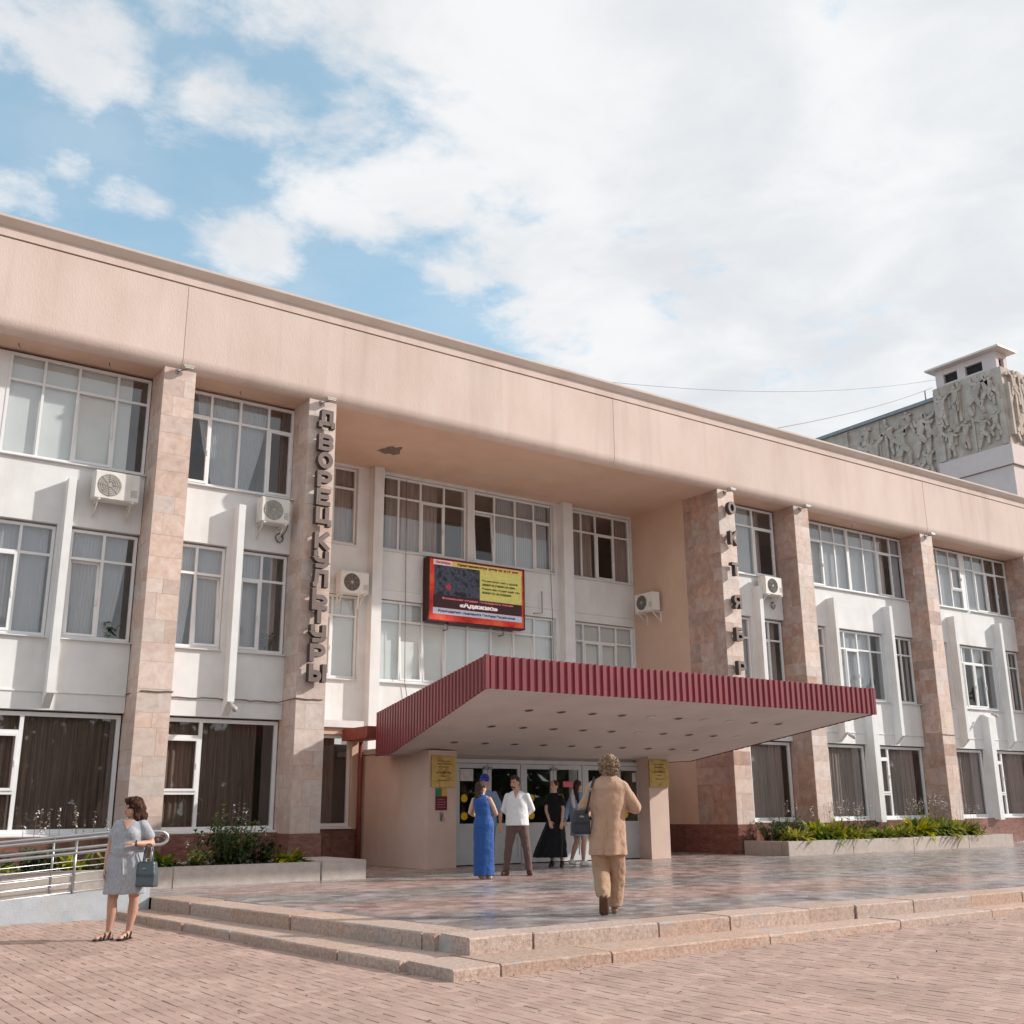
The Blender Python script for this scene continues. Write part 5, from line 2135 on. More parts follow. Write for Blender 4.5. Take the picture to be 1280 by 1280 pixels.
plant('shrub', 'second dark low shrub behind the railing, near the first post', 'shrub', 4.15, 19.25, .50, .36, .42, 320, .055, DK, 10, flowers=3, fl_h=.55)
plant('hosta', 'small lime plant at the front of the bed at the picture edge', 'plant', 3.45, 18.65, .50, .22, .24, 50, .08, LM, 11, 'hosta')
plant('shrub', 'dark shrub in the bed far along the ramp', 'shrub', 2.6, 19.1, .50, .5, .5, 300, .06, DK, 12)
# right bed
RB = [('shrub', 'dark green bush at the left end of the right bed', 'shrub', 22.15, 19.95, .40, .55, 420, .05, DK, 0, 'clump'),
      ('hosta', 'yellow lime plant at the left end of the right bed', 'plant', 22.45, 19.5, .40, .34, 110, .10, [m_leaflime, m_leaflime], 0, 'hosta'),
      ('shrub', 'dark green bush behind the yellow lime plant', 'shrub', 22.9, 20.0, .38, .55, 380, .05, DK, 2, 'clump'),
      ('hosta', 'broad green hosta left of the second pilaster foot', 'plant', 23.5, 19.65, .45, .46, 120, .12, MD, 3, 'hosta'),
      ('hosta', 'lime green hosta in front of the second pilaster foot', 'plant', 24.2, 19.6, .42, .46, 110, .11, LM, 5, 'hosta'),
      ('hosta', 'low lime plant at the edge of the right bed near its middle', 'plant', 24.85, 19.45, .34, .30, 80, .09, LM, 1, 'hosta'),
      ('flowering_plant', 'grey green plant with pale flowers in the middle of the right bed', 'plant', 25.2, 19.9, .40, .46, 260, .05, DK, 6, 'clump'),
      ('flowering_plant', 'plant with reddish tops left of the white ground floor pier', 'plant', 26.2, 19.95, .36, .46, 220, .05, DK, 4, 'clump'),
      ('hosta', 'mid green hosta below the big curtained window right of the canopy', 'plant', 26.0, 19.5, .38, .32, 90, .10, MD, 0, 'hosta'),
      ('hosta', 'low lime hosta below the white ground floor pier', 'plant', 26.9, 19.5, .40, .33, 90, .10, LM, 2, 'hosta'),
      ('hosta', 'tall clump of lime hosta left of the third pilaster', 'plant', 27.9, 19.7, .48, .52, 130, .13, LM, 4, 'hosta'),
      ('flowering_plant', 'tall pink flowering plant in front of the third pilaster', 'plant', 28.9, 20.05, .50, .62, 260, .05, MD, 11, 'clump'),
      ('hosta', 'broad green hosta in front of the pink flowering plant', 'plant', 28.8, 19.55, .48, .50, 130, .12, MD, 2, 'hosta'),
      ('hosta', 'lime green hosta at the far end of the right bed', 'plant', 29.8, 19.6, .46, .46, 120, .12, LM, 4, 'hosta'),
      ('low_plant', 'low green plant at the very end of the right bed', 'plant', 30.6, 19.6, .36, .36, 160, .05, MD, 2, 'clump')]
for i, (nm, lb, cat, x, y, r, h, n, lw, mats, fl, kd) in enumerate(RB):
    plant(nm, lb, cat, x, y, .54, r * 1.25, h * 1.35, int(n * (2.6 if kd == 'hosta' else 2.0)), lw * (.72 if kd == 'hosta' else .9), mats, 60 + i, kd, flowers=int(fl * 1.8), fl_h=.42)

# pot plants standing on the window boards behind the glass
plant('potted_plant', 'green pot plant on the sill of the middle storey window at the left picture edge', 'plant', 5.36, 21.44, 4.70, .13, .42, 90, .05, DK, 91)
plant('potted_plant', 'dark pot plant behind the middle storey window next to the left lettered pilaster', 'plant', 8.60, 21.44, 4.70, .13, .50, 90, .05, DK, 92)
# a few dry leaves blown against the steps and over the square
lv = MB()
rl_ = random.Random(77)
for k in range(150):
    if k < 60:
        u = rl_.uniform(0, 11)
        x, y = 5.3 + u, 8.50 + u * .028 - abs(rl_.gauss(0, .10)) - .02
    else:
        x, y = rl_.uniform(.5, 13), rl_.uniform(6.3, 8.4) if rl_.random() < .6 else rl_.uniform(8.4, 15)
        if in_lower(x, y, .05):
            continue
    a = rl_.uniform(0, 6.3)
    leaf(lv, (x, y, .006), (math.cos(a), math.sin(a), rl_.uniform(0, .5)), rl_.uniform(.02, .045), rl_.uniform(.012, .025), rl_.uniform(-.2, .4), 0, .6)
o = lv.build('fallen_leaves', pm('dry_leaf', [(.12, .075, .04), (.22, .14, .07)], 20, .9))
o['kind'] = 'stuff'

# trees on the far side of the square, behind the camera: seen only as dark shapes in the window glass
rw_ = random.Random(31)
mb = MB()
for k in range(34):
    a = math.radians(-80 + k * 5.2 + rw_.uniform(-2, 2))
    R_ = rw_.uniform(42, 60)
    bx, by = 14 + math.sin(a) * R_ * 1.25, -math.cos(a) * R_ * .9
    hh = rw_.uniform(9, 14)
    cr = rw_.uniform(2.5, 4.2)
    for q in range(520):
        u, v, w_ = rw_.gauss(0, .45), rw_.gauss(0, .45), rw_.gauss(0, .45)
        c = Vector((bx + u * cr * 1.3, by + v * cr, abs(hh * .5 + w_ * hh * .5)))
        if c.z < .1:
            continue
        e1 = Vector((rw_.uniform(-1, 1), rw_.uniform(-1, 1), rw_.uniform(-1, 1))).normalized() * rw_.uniform(.35, .7)
        e2 = e1.cross(Vector((rw_.uniform(-1, 1), rw_.uniform(-1, 1), rw_.uniform(-1, 1)))).normalized() * rw_.uniform(.3, .55)
        mb.add([c - e1, c - e2, c + e1, c + e2], [(0, 1, 2, 3)])
    mb.tube([(bx, by, 0), (bx, by, hh * .6)], [.25, .12], 5)
for q in range(3200):
    a = math.radians(rw_.uniform(-85, 100))
    R_ = rw_.uniform(62, 66)
    c = Vector((14 + math.sin(a) * R_ * 1.25, -math.cos(a) * R_ * .9, rw_.uniform(0, 1) ** 1.3 * 8.5))
    e1 = Vector((rw_.uniform(-1, 1), rw_.uniform(-1, 1), rw_.uniform(-1, 1))).normalized() * rw_.uniform(1.0, 1.9)
    e2 = e1.cross(Vector((rw_.uniform(-1, 1), rw_.uniform(-1, 1), rw_.uniform(-1, 1)))).normalized() * rw_.uniform(.9, 1.6)
    mb.add([c - e1, c - e2, c + e1, c + e2], [(0, 1, 2, 3)])
o = mb.build('far_wood', m_leafdark)
o['kind'] = 'stuff'


# ---------------------------------------------------------------- people
def skinmat(name, c):
    m = pm(name, [tuple(k * .9 for k in c), tuple(min(1, k * 1.08) for k in c)], 10, .5, 0, local=True, spec=.35)
    b = m.node_tree.nodes['Principled BSDF']
    b.inputs['Subsurface Weight'].default_value = .12
    b.inputs['Subsurface Radius'].default_value = (.02, .008, .005)
    return m


m_skin = skinmat('skin', (.50, .285, .205))
m_skin2 = skinmat('skin_pale', (.58, .36, .27))
m_eye = flat('eye_dark', (.03, .02, .018), .3)
m_lip = flat('lips', (.36, .11, .09), .5)


def cloth(name, c, scale=40, var=.10, rough=.85, sheen=.25, bump=.55, fold=(1, 1, .45), bsc=15):
    """woven cloth: fine colour grain, and soft creases drawn out along the fall of the cloth"""
    return pm(name, [tuple(k * (1 - var) for k in c), tuple(min(1, k * (1 + var)) for k in c)], scale, rough, bump, bsc, local=True, sheen=sheen, spec=.2, stretch=fold)


def neck_patch(t, on, pts, mat):
    """bare skin in the opening of a neckline, laid onto the garment"""
    a, b, c = (V(*p) for p in pts)
    n = 8
    vs, idx = [], {}
    for i in range(n + 1):
        for j in range(n + 1 - i):
            idx[(i, j)] = len(vs)
            vs.append(a + (b - a) * (i / n) + (c - a) * (j / n))
    fs = []
    for i in range(n):
        for j in range(n - i):
            fs.append((idx[(i, j)], idx[(i + 1, j)], idx[(i, j + 1)]))
            if j < n - i - 1:
                fs.append((idx[(i + 1, j)], idx[(i + 1, j + 1)], idx[(i, j + 1)]))
    mb = MB()
    mb.add(vs, fs, 0, True)
    o = mb.build('neckline', mat, t)
    m = o.modifiers.new('lay', 'SHRINKWRAP')
    m.target = on
    m.wrap_method = 'NEAREST_SURFACEPOINT'
    m.wrap_mode = 'OUTSIDE_SURFACE'
    m.offset = .004
    s_ = o.modifiers.new('thickness', 'SOLIDIFY')
    s_.thickness = .006
    s_.offset = 0
    return o


_tex = {}


def clouds(sc):
    if sc not in _tex:
        t = bpy.data.textures.new('folds', 'CLOUDS')
        t.noise_scale = sc
        t.noise_depth = 2
        _tex[sc] = t
    return _tex[sc]


class Bodyb(MB):
    def ell(self, c, r, rot=None, seg=14):
        c = Vector(c)
        vs, fs = [], []
        rows = seg // 2
        for j in range(rows + 1):
            th = PI * j / rows
            for i in range(seg):
                ph = 2 * PI * i / seg
                p = Vector((r[0] * math.sin(th) * math.cos(ph), r[1] * math.sin(th) * math.sin(ph), r[2] * math.cos(th)))
                if rot:
                    p = rot @ p
                vs.append(c + p)
        for j in range(rows):
            for i in range(seg):
                i2 = (i + 1) % seg
                fs.append((j * seg + i, (j + 1) * seg + i, (j + 1) * seg + i2, j * seg + i2))
        return self.add(vs, fs, 0, True)

    def cap(self, p0, p1, r0, r1, seg=12):
        """tapered limb with round ends"""
        p0, p1 = Vector(p0), Vector(p1)
        t = (p1 - p0)
        L = t.length
        if L < 1e-5:
            return self.ell(p0, (r0, r0, r0))
        t /= L
        pts, rs = [], []
        for k in (4, 3, 2, 1):
            a = PI / 2 * k / 4.4
            pts.append(p0 - t * r0 * math.sin(a))
            rs.append(r0 * math.cos(a))
        for k in range(0, 5):
            pts.append(p0.lerp(p1, k / 4))
            rs.append(r0 + (r1 - r0) * k / 4)
        for k in (1, 2, 3, 4):
            a = PI / 2 * k / 4.4
            pts.append(p1 + t * r1 * math.sin(a))
            rs.append(r1 * math.cos(a))
        return self.tube(pts, rs, seg)

    def limb(self, pts, rs, seg=12):
        for (a, b, r, s) in zip(pts[:-1], pts[1:], rs[:-1], rs[1:]):
            self.cap(a, b, r, s, seg)

    def loft(self, rings, seg=40, fold=0.0, nf=9, ph=0.0, fold_from=0.0):
        """rings: (cx, cy, z, rx, ry[, turn]); folds deepen towards the last ring"""
        vs, fs = [], []
        n = len(rings)
        # refine
        fine = []
        for k in range(n - 1):
            a, b = rings[k], rings[k + 1]
            for s in range(5):
                u = s / 5
                fine.append(tuple(a[i] + (b[i] - a[i]) * u for i in range(5)) + ((k + u) / (n - 1),))
        fine.append(tuple(rings[-1][:5]) + (1.0,))
        for (cx, cy, z, rx, ry, u) in fine:
            f = fold * max(0, (u - fold_from) / (1 - fold_from + 1e-6))
            for i in range(seg):
                th = 2 * PI * i / seg
                k = 1 + f * (math.cos(nf * th + ph + u * 1.5) * .6 + math.cos((nf * 2 - 3) * th + ph * 2.3 - u * 2) * .4)
                vs.append((cx + rx * k * math.cos(th), cy + ry * k * math.sin(th), z))
        m = len(fine)
        for j in range(m - 1):
            for i in range(seg):
                i2 = (i + 1) % seg
                fs.append((j * seg + i, j * seg + i2, (j + 1) * seg + i2, (j + 1) * seg + i))
        fs += [tuple(range(seg)), tuple((m - 1) * seg + i for i in reversed(range(seg)))]
        # orient outward whatever the direction of travel
        if rings[0][2] > rings[-1][2]:
            fs = [tuple(reversed(f)) for f in fs]
        return self.add(vs, fs, 0, True)

    def finish(self, name, mat, parent, voxel=.010, smooth=4, disp=0.0, dsc=.08, disp2=0.0):
        o = self.build(name, mat, parent)
        m = o.modifiers.new('surface', 'REMESH')
        m.mode = 'VOXEL'
        m.voxel_size = voxel
        m.use_smooth_shade = True
        if smooth:
            s = o.modifiers.new('smooth', 'SMOOTH')
            s.factor = .5
            s.iterations = smooth
        if disp:
            d = o.modifiers.new('folds', 'DISPLACE')
            d.texture = clouds(dsc)
            d.strength = disp
            d.mid_level = .5
        if disp2:
            d = o.modifiers.new('fine', 'DISPLACE')
            d.texture = clouds(dsc * .4)
            d.strength = disp2
            d.mid_level = .5
        return o


def V(*a):
    return Vector(a)


def hand(b, wr, d, n, s=1.0, curl=.5):
    """palm, four bent fingers of different length and a thumb from the palm's side"""
    wr, d, n = Vector(wr), Vector(d).normalized(), Vector(n)
    n = (n - d * n.dot(d)).normalized()
    side = d.cross(n)
    pal = .085 * s
    for k in (-1, -.33, .33, 1):
        b.cap(wr + side * .012 * k * s, wr + d * pal + side * .028 * k * s, .015 * s, .0125 * s, 8)
    for k, L in ((-1, .062), (-.33, .072), (.33, .078), (1, .070)):
        p0 = wr + d * pal + side * .028 * k * s
        p1 = p0 + (d + n * curl * .6).normalized() * L * .5 * s
        p2 = p1 + (d * .7 + n * curl * 1.5).normalized() * L * .5 * s
        b.cap(p0, p1, .0105 * s, .0095 * s, 8)
        b.cap(p1, p2, .0095 * s, .008 * s, 8)
    q0 = wr + d * .025 * s + side * .028 * s
    q1 = q0 + (d * .7 + side * .8 + n * .3).normalized() * .042 * s
    q2 = q1 + (d * 1.0 + side * .15 + n * .5).normalized() * .032 * s
    b.cap(q0, q1, .014 * s, .011 * s, 8)
    b.cap(q1, q2, .011 * s, .009 * s, 8)


def person(name_label, F, J, H=1.7, skin=None, bare_feet=True, girth=1.0, face=None):
    """one continuous body grown round the joints J (local frame: x across the view, y away from it, z up)"""
    rz = -math.atan2(F[0], F[1])
    t = empty('person', F, rz)
    thing(t, name_label, 'person')
    s = H / 1.7
    b = Bodyb()
    skin = skin or m_skin
    fx, fy = face or J['face']
    f = V(fx, fy, 0).normalized()
    left = V(-f.y, f.x, 0)
    hc = V(*J['head'])
    rot = Matrix((left, f, V(0, 0, 1))).transposed()      # columns: left, front, up
    b.ell(hc + V(0, 0, .018 * s) - f * .008 * s, (.073 * s, .092 * s, .098 * s), rot)
    b.ell(hc + f * .022 * s - V(0, 0, .045 * s), (.058 * s, .066 * s, .072 * s), rot)
    b.ell(hc + f * .066 * s - V(0, 0, .092 * s), (.024 * s, .02 * s, .02 * s), rot)      # chin
    b.cap(hc + f * .088 * s + V(0, 0, .01 * s), hc + f * .106 * s - V(0, 0, .026 * s), .010 * s, .014 * s, 8)     # nose
    b.ell(hc + f * .078 * s + V(0, 0, .026 * s), (.045 * s, .016 * s, .012 * s), rot)    # brow
    b.ell(hc + f * .084 * s - V(0, 0, .058 * s), (.024 * s, .012 * s, .012 * s), rot)    # mouth
    for sg in (-1, 1):
        b.ell(hc + left * sg * .074 * s - V(0, 0, .012 * s) - f * .008 * s, (.010 * s, .022 * s, .032 * s), rot)
        b.ell(hc + f * .060 * s + left * sg * .036 * s - V(0, 0, .035 * s), (.022 * s, .018 * s, .02 * s), rot)
    nb_ = V(*J['neck'])
    b.cap(hc - V(0, 0, .06 * s) - f * .012 * s, nb_, .050 * s, .058 * s)
    shL, shR, hipL, hipR = V(*J['shL']), V(*J['shR']), V(*J['hipL']), V(*J['hipR'])
    cs, chp = (shL + shR) / 2, (hipL + hipR) / 2
    ax = (shL - shR).normalized()
    fr = V(0, 0, 1).cross(ax)
    tr = Matrix((ax, V(-ax.y, ax.x, 0).normalized(), V(0, 0, 1))).transposed()
    mid = cs.lerp(chp, .5)
    g_ = girth * s
    b.ell(cs - V(0, 0, .11 * s), (.150 * g_, .105 * g_, .17 * s), tr)
    b.ell(mid - V(0, 0, .03 * s), (.128 * g_, .098 * g_, .17 * s), tr)
    b.ell(chp + V(0, 0, .04 * s), (.160 * g_, .118 * g_, .14 * s), tr)
    b.cap(nb_ - V(0, 0, .02), shL.lerp(nb_, .25) - V(0, 0, .02), .048 * s, .040 * s)
    b.cap(nb_ - V(0, 0, .02), shR.lerp(nb_, .25) - V(0, 0, .02), .048 * s, .040 * s)
    for sd in ('L', 'R'):
        sh, el, wr = V(*J['sh' + sd]), V(*J['el' + sd]), V(*J['wr' + sd])
        b.cap(sh - V(0, 0, .018), sh.lerp(el, .5), .044 * g_, .044 * g_)
        b.cap(sh.lerp(el, .5), el, .046 * g_, .037 * g_)
        b.cap(el, el.lerp(wr, .35), .037 * g_, .040 * g_)
        b.cap(el.lerp(wr, .35), wr, .040 * g_, .024 * s)
        hd, hn = J.get('hand' + sd, ((wr - el).normalized(), (0, 1, 0)))
        hand(b, wr, hd, hn, s, J.get('curl', .5))
        hp, kn, an, to = V(*J['hip' + sd]), V(*J['knee' + sd]), V(*J['ank' + sd]), V(*J['toe' + sd])
        b.cap(hp, hp.lerp(kn, .5), .088 * g_, .072 * g_)
        b.cap(hp.lerp(kn, .5), kn, .072 * g_, .052 * g_)
        fwd = (to - an)
        fwd.z = 0
        fwd = fwd.normalized() if fwd.length > .02 else f
        calf = kn.lerp(an, .33) - fwd * .014
        b.cap(kn, calf, .052 * g_, .056 * g_)
        b.cap(calf, an, .056 * g_, .034 * s)
        hl = an - fwd * .035 - V(0, 0, max(0, .045))
        b.cap(an, hl, .034 * s, .032 * s)
        b.cap(an - V(0, 0, .015), to, .036 * s, .024 * s)
        if bare_feet:
            b.cap(hl, to, .030 * s, .030 * s)
    body = b.finish('body', skin, t, .0085, 3)
    e = Bodyb()
    for sg in (-1, 1):
        e = Bodyb()
        e.ell(hc + f * .083 * s + left * sg * .031 * s + V(0, 0, .008 * s), (.013 * s, .010 * s, .007 * s), rot, 10)
        e.build('eye', m_eye, t)
    l_ = Bodyb()
    l_.ell(hc + f * .094 * s - V(0, 0, .058 * s), (.022 * s, .008 * s, .007 * s), rot, 10)
    l_.build('lips', m_lip, t)
    return t, f, left, hc, s


def shoe(t, an, to, mat, name='shoe', s=1.0, heel=0.0, sole=None):
    an, to = V(*an), V(*to)
    fwd = to - an
    fwd.z = 0
    fwd = fwd.normalized()
    b = Bodyb()
    h0 = V(an.x, an.y, max(.035, an.z - .055)) - fwd * .035
    b.cap(an - V(0, 0, .01), h0, .040 * s, .040 * s)
    b.cap(an - V(0, 0, .015), to + V(0, 0, .012), .040 * s, .030 * s)
    b.cap(h0, to + V(0, 0, .002), .036 * s, .034 * s)
    if heel:
        b.cap(h0, V(h0.x, h0.y, .012), .022 * s, .014 * s)
    return b.finish(name, mat, t, .008, 2)


m_hairdark = pm('hair_dark', [(.022, .012, .009), (.055, .028, .02)], 30, .5, .5, 90, local=True)

# ---- woman in the grey dress
Jg = dict(head=(.035, 0, 1.485), neck=(.04, .01, 1.345), face=(-.86, -.51), shL=(.185, -.05, 1.305), shR=(-.125, .06, 1.305), elL=(.285, -.10, 1.075), elR=(-.185, .05, 1.03),
          wrL=(.10, -.26, 1.09), wrR=(-.215, -.03, .80), handL=((-1, -.15, .05), (.1, .3, -1)), handR=((-.1, -.1, -1), (.9, -.2, 0)),
          hipL=(.10, -.04, .83), hipR=(-.06, .05, .83), kneeL=(.135, -.01, .44), kneeR=(-.11, -.01, .44), ankL=(.10, .03, .085), ankR=(-.12, .03, .085),
          toeL=(.015, -.10, .028), toeR=(-.245, -.05, .028))
gf = (3.84, 13.65, 0)
t, f, left, hc, s = person('woman in a grey dress with brown bob standing on the plaza, handbag on her arm', gf, Jg, 1.62, m_skin, girth=1.12)
m_greydress = cloth('grey_linen', (.34, .355, .39), 60, .16)
b = Bodyb()
b.loft([(.03, .01, 1.372, .085, .08), (.03, .005, 1.345, .14, .105), (.03, .0, 1.305, .176, .122), (.025, -.01, 1.22, .190, .150), (.02, -.01, 1.10, .196, .165), (.015, -.005, .99, .192, .158), (.015, 0, .88, .225, .185),
        (.02, .005, .72, .238, .195), (.025, .005, .515, .243, .20)], fold=.055, nf=7, ph=.6, fold_from=.5)
b.ell((-.075, -.055, 1.19), (.085, .085, .085))
b.ell((.045, -.115, 1.19), (.088, .085, .088))
b.ell((.0, -.07, 1.0), (.16, .14, .14))
b.cap((.165, -.045, 1.292), (.245, -.085, 1.175), .070, .070)
b.cap((-.105, .055, 1.292), (-.16, .05, 1.17), .066, .064)
gdress = b.finish('dress', m_greydress, t, .010, 4, .018, .12, .004)
b = Bodyb()       # tie of the dress at the waist
b.limb([(-.06, -.155, 1.00), (-.03, -.175, .90), (-.015, -.195, .74)], [.012, .014, .011])
b.limb([(-.17, -.06, .985), (-.06, -.165, 1.0), (.10, -.165, 1.0), (.20, -.05, .99)], [.013, .015, .015, .013])
b.finish('belt', m_greydress, t, .008, 2)
neck_patch(t, gdress, [(-.075, -.075, 1.365), (.075, -.105, 1.365), (-.025, -.15, 1.235)], m_skin)
m_hairbrown = pm('hair_brown', [(.016, .007, .005), (.045, .020, .013), (.11, .054, .033)], 34, .75, .6, 90, local=True, stretch=(1, 1, .35), spec=.15)
b = Bodyb()
b.ell((.062, .012, 1.535), (.105, .112, .098))
b.ell((.115, .02, 1.46), (.078, .105, .11))
b.ell((.145, .0, 1.395), (.070, .090, .085))
b.ell((.10, -.055, 1.41), (.055, .050, .10))
b.ell((.07, .085, 1.43), (.06, .05, .11))
b.ell((-.005, -.02, 1.582), (.062, .085, .040))
b.finish('hair', m_hairbrown, t, .009, 1, .035, .045, .015)
m_sandal = flat('sandal_black', (.02, .018, .018), .5)
for an, to in ((Jg['ankL'], Jg['toeL']), (Jg['ankR'], Jg['toeR'])):
    a, b_ = V(*an), V(*to)
    fd_ = (b_ - a)
    fd_.z = 0
    fd_.normalize()
    sd_ = V(-fd_.y, fd_.x, 0)
    q = Bodyb()
    for k in (-1, 0, 1):
        q.cap(V(a.x, a.y, .012) - fd_ * .045 + sd_ * .016 * k, V(b_.x, b_.y, .012) + fd_ * .02 + sd_ * .022 * k, .016, .016, 8)
    q.finish('sandal_sole', m_sandal, t, .007, 1)
    for (u, zz, rr) in ((.02, .105, .043), (.45, .075, .042), (.8, .045, .044)):
        q = Bodyb()
        c = V(a.x, a.y, 0).lerp(V(b_.x, b_.y, 0), u)
        pts_ = []
        for k in range(13):
            an_ = PI * 2 * k / 12
            pts_.append(c + sd_ * rr * math.cos(an_) + V(0, 0, max(.012, zz * .55 + zz * .5 * math.sin(an_))) - fd_ * .015 * math.sin(an_))
        q.tube(pts_, .0085, 6)
        q.build('sandal_strap', m_sandal, t)
b = Bodyb()
b.tube([V(.105 + .0, -.255, 1.09) + V(.0, .032 * math.cos(a * PI / 6), .032 * math.sin(a * PI / 6)) for a in range(13)], .008, 6)
b.build('wristwatch', m_sandal, t)
grey_root = t


def bag(F, label, base, w, d, h, top, mat, ang, handle_top, strap=None, slim=.8):
    rz = -math.atan2(F[0], F[1])
    o = empty('handbag', F, rz)
    thing(o, label, 'handbag')
    bx, by, bz = base
    b = Bodyb()
    ca_, sa_ = math.cos(ang), math.sin(ang)

    def P(u, v, z):
        return V(bx + u * ca_ - v * sa_, by + u * sa_ + v * ca_, bz + z)
    for k in range(7):
        u = -1 + 2 * k / 6
        for z_, sc in ((.0, 1.0), (h * .5, .97), (h, slim)):
            pass
    # body: rounded box tapering to the top
    for (z0_, z1_, s0, s1) in ((.025, h * .5, 1.0, .98), (h * .5, h - .02, .98, slim)):
        for k in range(9):
            u = (-1 + 2 * k / 8) * (w / 2 - .025)
            for v in (-d / 2 + .022, 0, d / 2 - .022):
                b.cap(P(u * s0, v * s0, z0_), P(u * s1, v * s1 * .8, z1_), .024, .022, 8)
    b.finish('bag_body', mat, o, .009, 2)
    for v in (-.6, .6):
        q = Bodyb()
        pts_ = [P(-w * .26 * slim, v * d * .3, h - .02)]
        for k in range(9):
            a = PI - PI * k / 8
            pts_.append(P(w * .24 * slim * math.cos(a), v * d * .22, h + .02 + (handle_top - h - .02) * math.sin(a) ** .8))
        pts_.append(P(w * .26 * slim, v * d * .3, h - .02))
        q.tube(pts_, .0085, 6)
        if not strap:
            q.build('handle', mat, o)
    if strap:
        q = Bodyb()
        q.tube([V(*p) for p in strap], .013, 8)
        q.build('strap', mat, o)
        q = Bodyb()
        q.ell(V(*strap[2]) + V(0, -.015, 0), (.022, .012, .022))
        q.build('buckle', m_hand, o)
    q = Bodyb()
    q.ell(P(0, -d / 2 - .003, h * .72), (.03, .006, .014))
    q.build('clasp', m_hand, o)
    return o


m_bagblue = pm('dark_leather', [(.045, .060, .072), (.075, .092, .105)], 8, .32, .05, 60, local=True, spec=.6)
m_bagblack = pm('black_leather', [(.012, .013, .02), (.024, .025, .036)], 8, .4, .08, 60, local=True, spec=.5)
bag(gf, 'dark slate leather handbag hanging from the forearm of the woman in grey', (.255, -.19, .59), .27, .12, .29, .85, m_bagblue, math.radians(-35), .49)

# ---- woman in the beige suit, seen from behind
Jb = dict(head=(.085, .03, 1.675), neck=(.075, .02, 1.535), face=(.10, 1), shL=(-.105, .0, 1.465), shR=(.245, .0, 1.465), elL=(-.235, .03, 1.20), elR=(.385, .02, 1.185),
          wrL=(-.20, .25, 1.12), wrR=(.27, .26, 1.20), hipL=(-.035, 0, .90), hipR=(.135, 0, .90), kneeL=(-.035, .06, .50), kneeR=(.14, .12, .48), ankL=(-.02, -.17, .21), ankR=(.10, .16, .09),
          toeL=(-.02, -.08, .05), toeR=(.105, .32, .028))
bf_ = (8.40, 10.20, ZP)
t, f, left, hc, s = person('woman in a beige trouser suit with curly fair hair walking towards the doors', bf_, Jb, 1.78, m_skin)
m_beige = cloth('beige_suit', (.43, .27, .185), 30, .05, .75, .2, .6)
m_beige2 = cloth('beige_trousers', (.385, .24, .155), 30, .06, .75, .2, .7, (1, 1, .7), 18)
b = Bodyb()
b.loft([(.075, .02, 1.575, .075, .08), (.072, .015, 1.54, .13, .10), (.07, .01, 1.495, .19, .118), (.07, .005, 1.42, .228, .142), (.065, .0, 1.25, .215, .150), (.058, .0, 1.08, .198, .145), (.05, .0, .92, .210, .16),
        (.04, .0, .78, .220, .172), (.036, .0, .66, .224, .178)], fold=.055, nf=5, ph=-1.2, fold_from=.35)
b.cap((-.095, .0, 1.435), (-.23, .03, 1.205), .076, .072)
b.cap((-.23, .03, 1.205), (-.21, .22, 1.135), .074, .058)
b.cap((.235, .0, 1.435), (.385, .02, 1.195), .076, .076)
b.cap((.385, .02, 1.195), (.285, .22, 1.205), .078, .058)
b.finish('jacket', m_beige, t, .010, 4, .030, .15, .004)
b = Bodyb()
b.limb([(.04, -.150, 1.06), (.02, -.162, .86), (-.02, -.172, .68)], [.008, .016, .010])
b.limb([(.10, -.140, 1.08), (.115, -.150, .88)], [.008, .012])
b.limb([(-.10, -.120, 1.22), (-.02, -.140, 1.12)], [.008, .006])
b.finish('jacket_folds', m_beige, t, .009, 3)
b = Bodyb()
b.loft([(-.055, .0, .95, .125, .13), (-.062, .01, .72, .112, .12), (-.05, .045, .52, .100, .108), (-.038, -.03, .40, .095, .115), (-.03, -.105, .29, .090, .112), (-.022, -.160, .20, .082, .098)], fold=.06, nf=5, ph=.4)
b.loft([(.125, .0, .95, .125, .13), (.138, .01, .72, .112, .12), (.145, .10, .48, .100, .105), (.130, .135, .28, .092, .098), (.112, .150, .075, .086, .096)], fold=.06, nf=5, ph=1.9)
b.finish('trousers', m_beige2, t, .009, 4, .026, .09, .004)
m_hairfair = pm('hair_fair', [(.09, .052, .03), (.27, .175, .11), (.48, .36, .26)], 42, .6, .6, 80, local=True)
b = Bodyb()
q = random.Random(5)
b.ell((.085, .01, 1.70), (.112, .118, .112))
b.ell((.085, .0, 1.62), (.100, .10, .085))
for k in range(70):
    a, e_ = q.uniform(0, 2 * PI), q.uniform(-1.1, 1.4)
    d_ = V(math.cos(a) * math.cos(e_), math.sin(a) * math.cos(e_), math.sin(e_))
    if d_.y > .55 and e_ < .5:
        continue
    b.ell(V(.085, .0, 1.675) + V(d_.x * .108, d_.y * .105, d_.z * .118), (.026, .026, .026), None, 8)
b.finish('hair', m_hairfair, t, .008, 1, .03, .035, .022)
b = Bodyb()
for k in range(190):      # loose curls over the set hair
    a, e_ = q.uniform(0, 2 * PI), q.uniform(-1.2, 1.45)
    d_ = V(math.cos(a) * math.cos(e_), math.sin(a) * math.cos(e_), math.sin(e_))
    if d_.y > .6 and e_ < .4:
        continue
    c = V(.085, .0, 1.675) + V(d_.x * .122, d_.y * .120, d_.z * .130)
    u_ = d_.cross(V(q.uniform(-1, 1), q.uniform(-1, 1), q.uniform(-1, 1))).normalized()
    w_ = d_.cross(u_)
    rr = q.uniform(.010, .020)
    b.tube([c + (u_ * math.cos(i * .9) + w_ * math.sin(i * .9)) * rr + d_ * (.004 * i - .008) for i in range(7)], .0042, 4)
b.build('curls', m_hairfair, t)
m_shoebrown = flat('shoe_brown', (.115, .05, .028), .5)
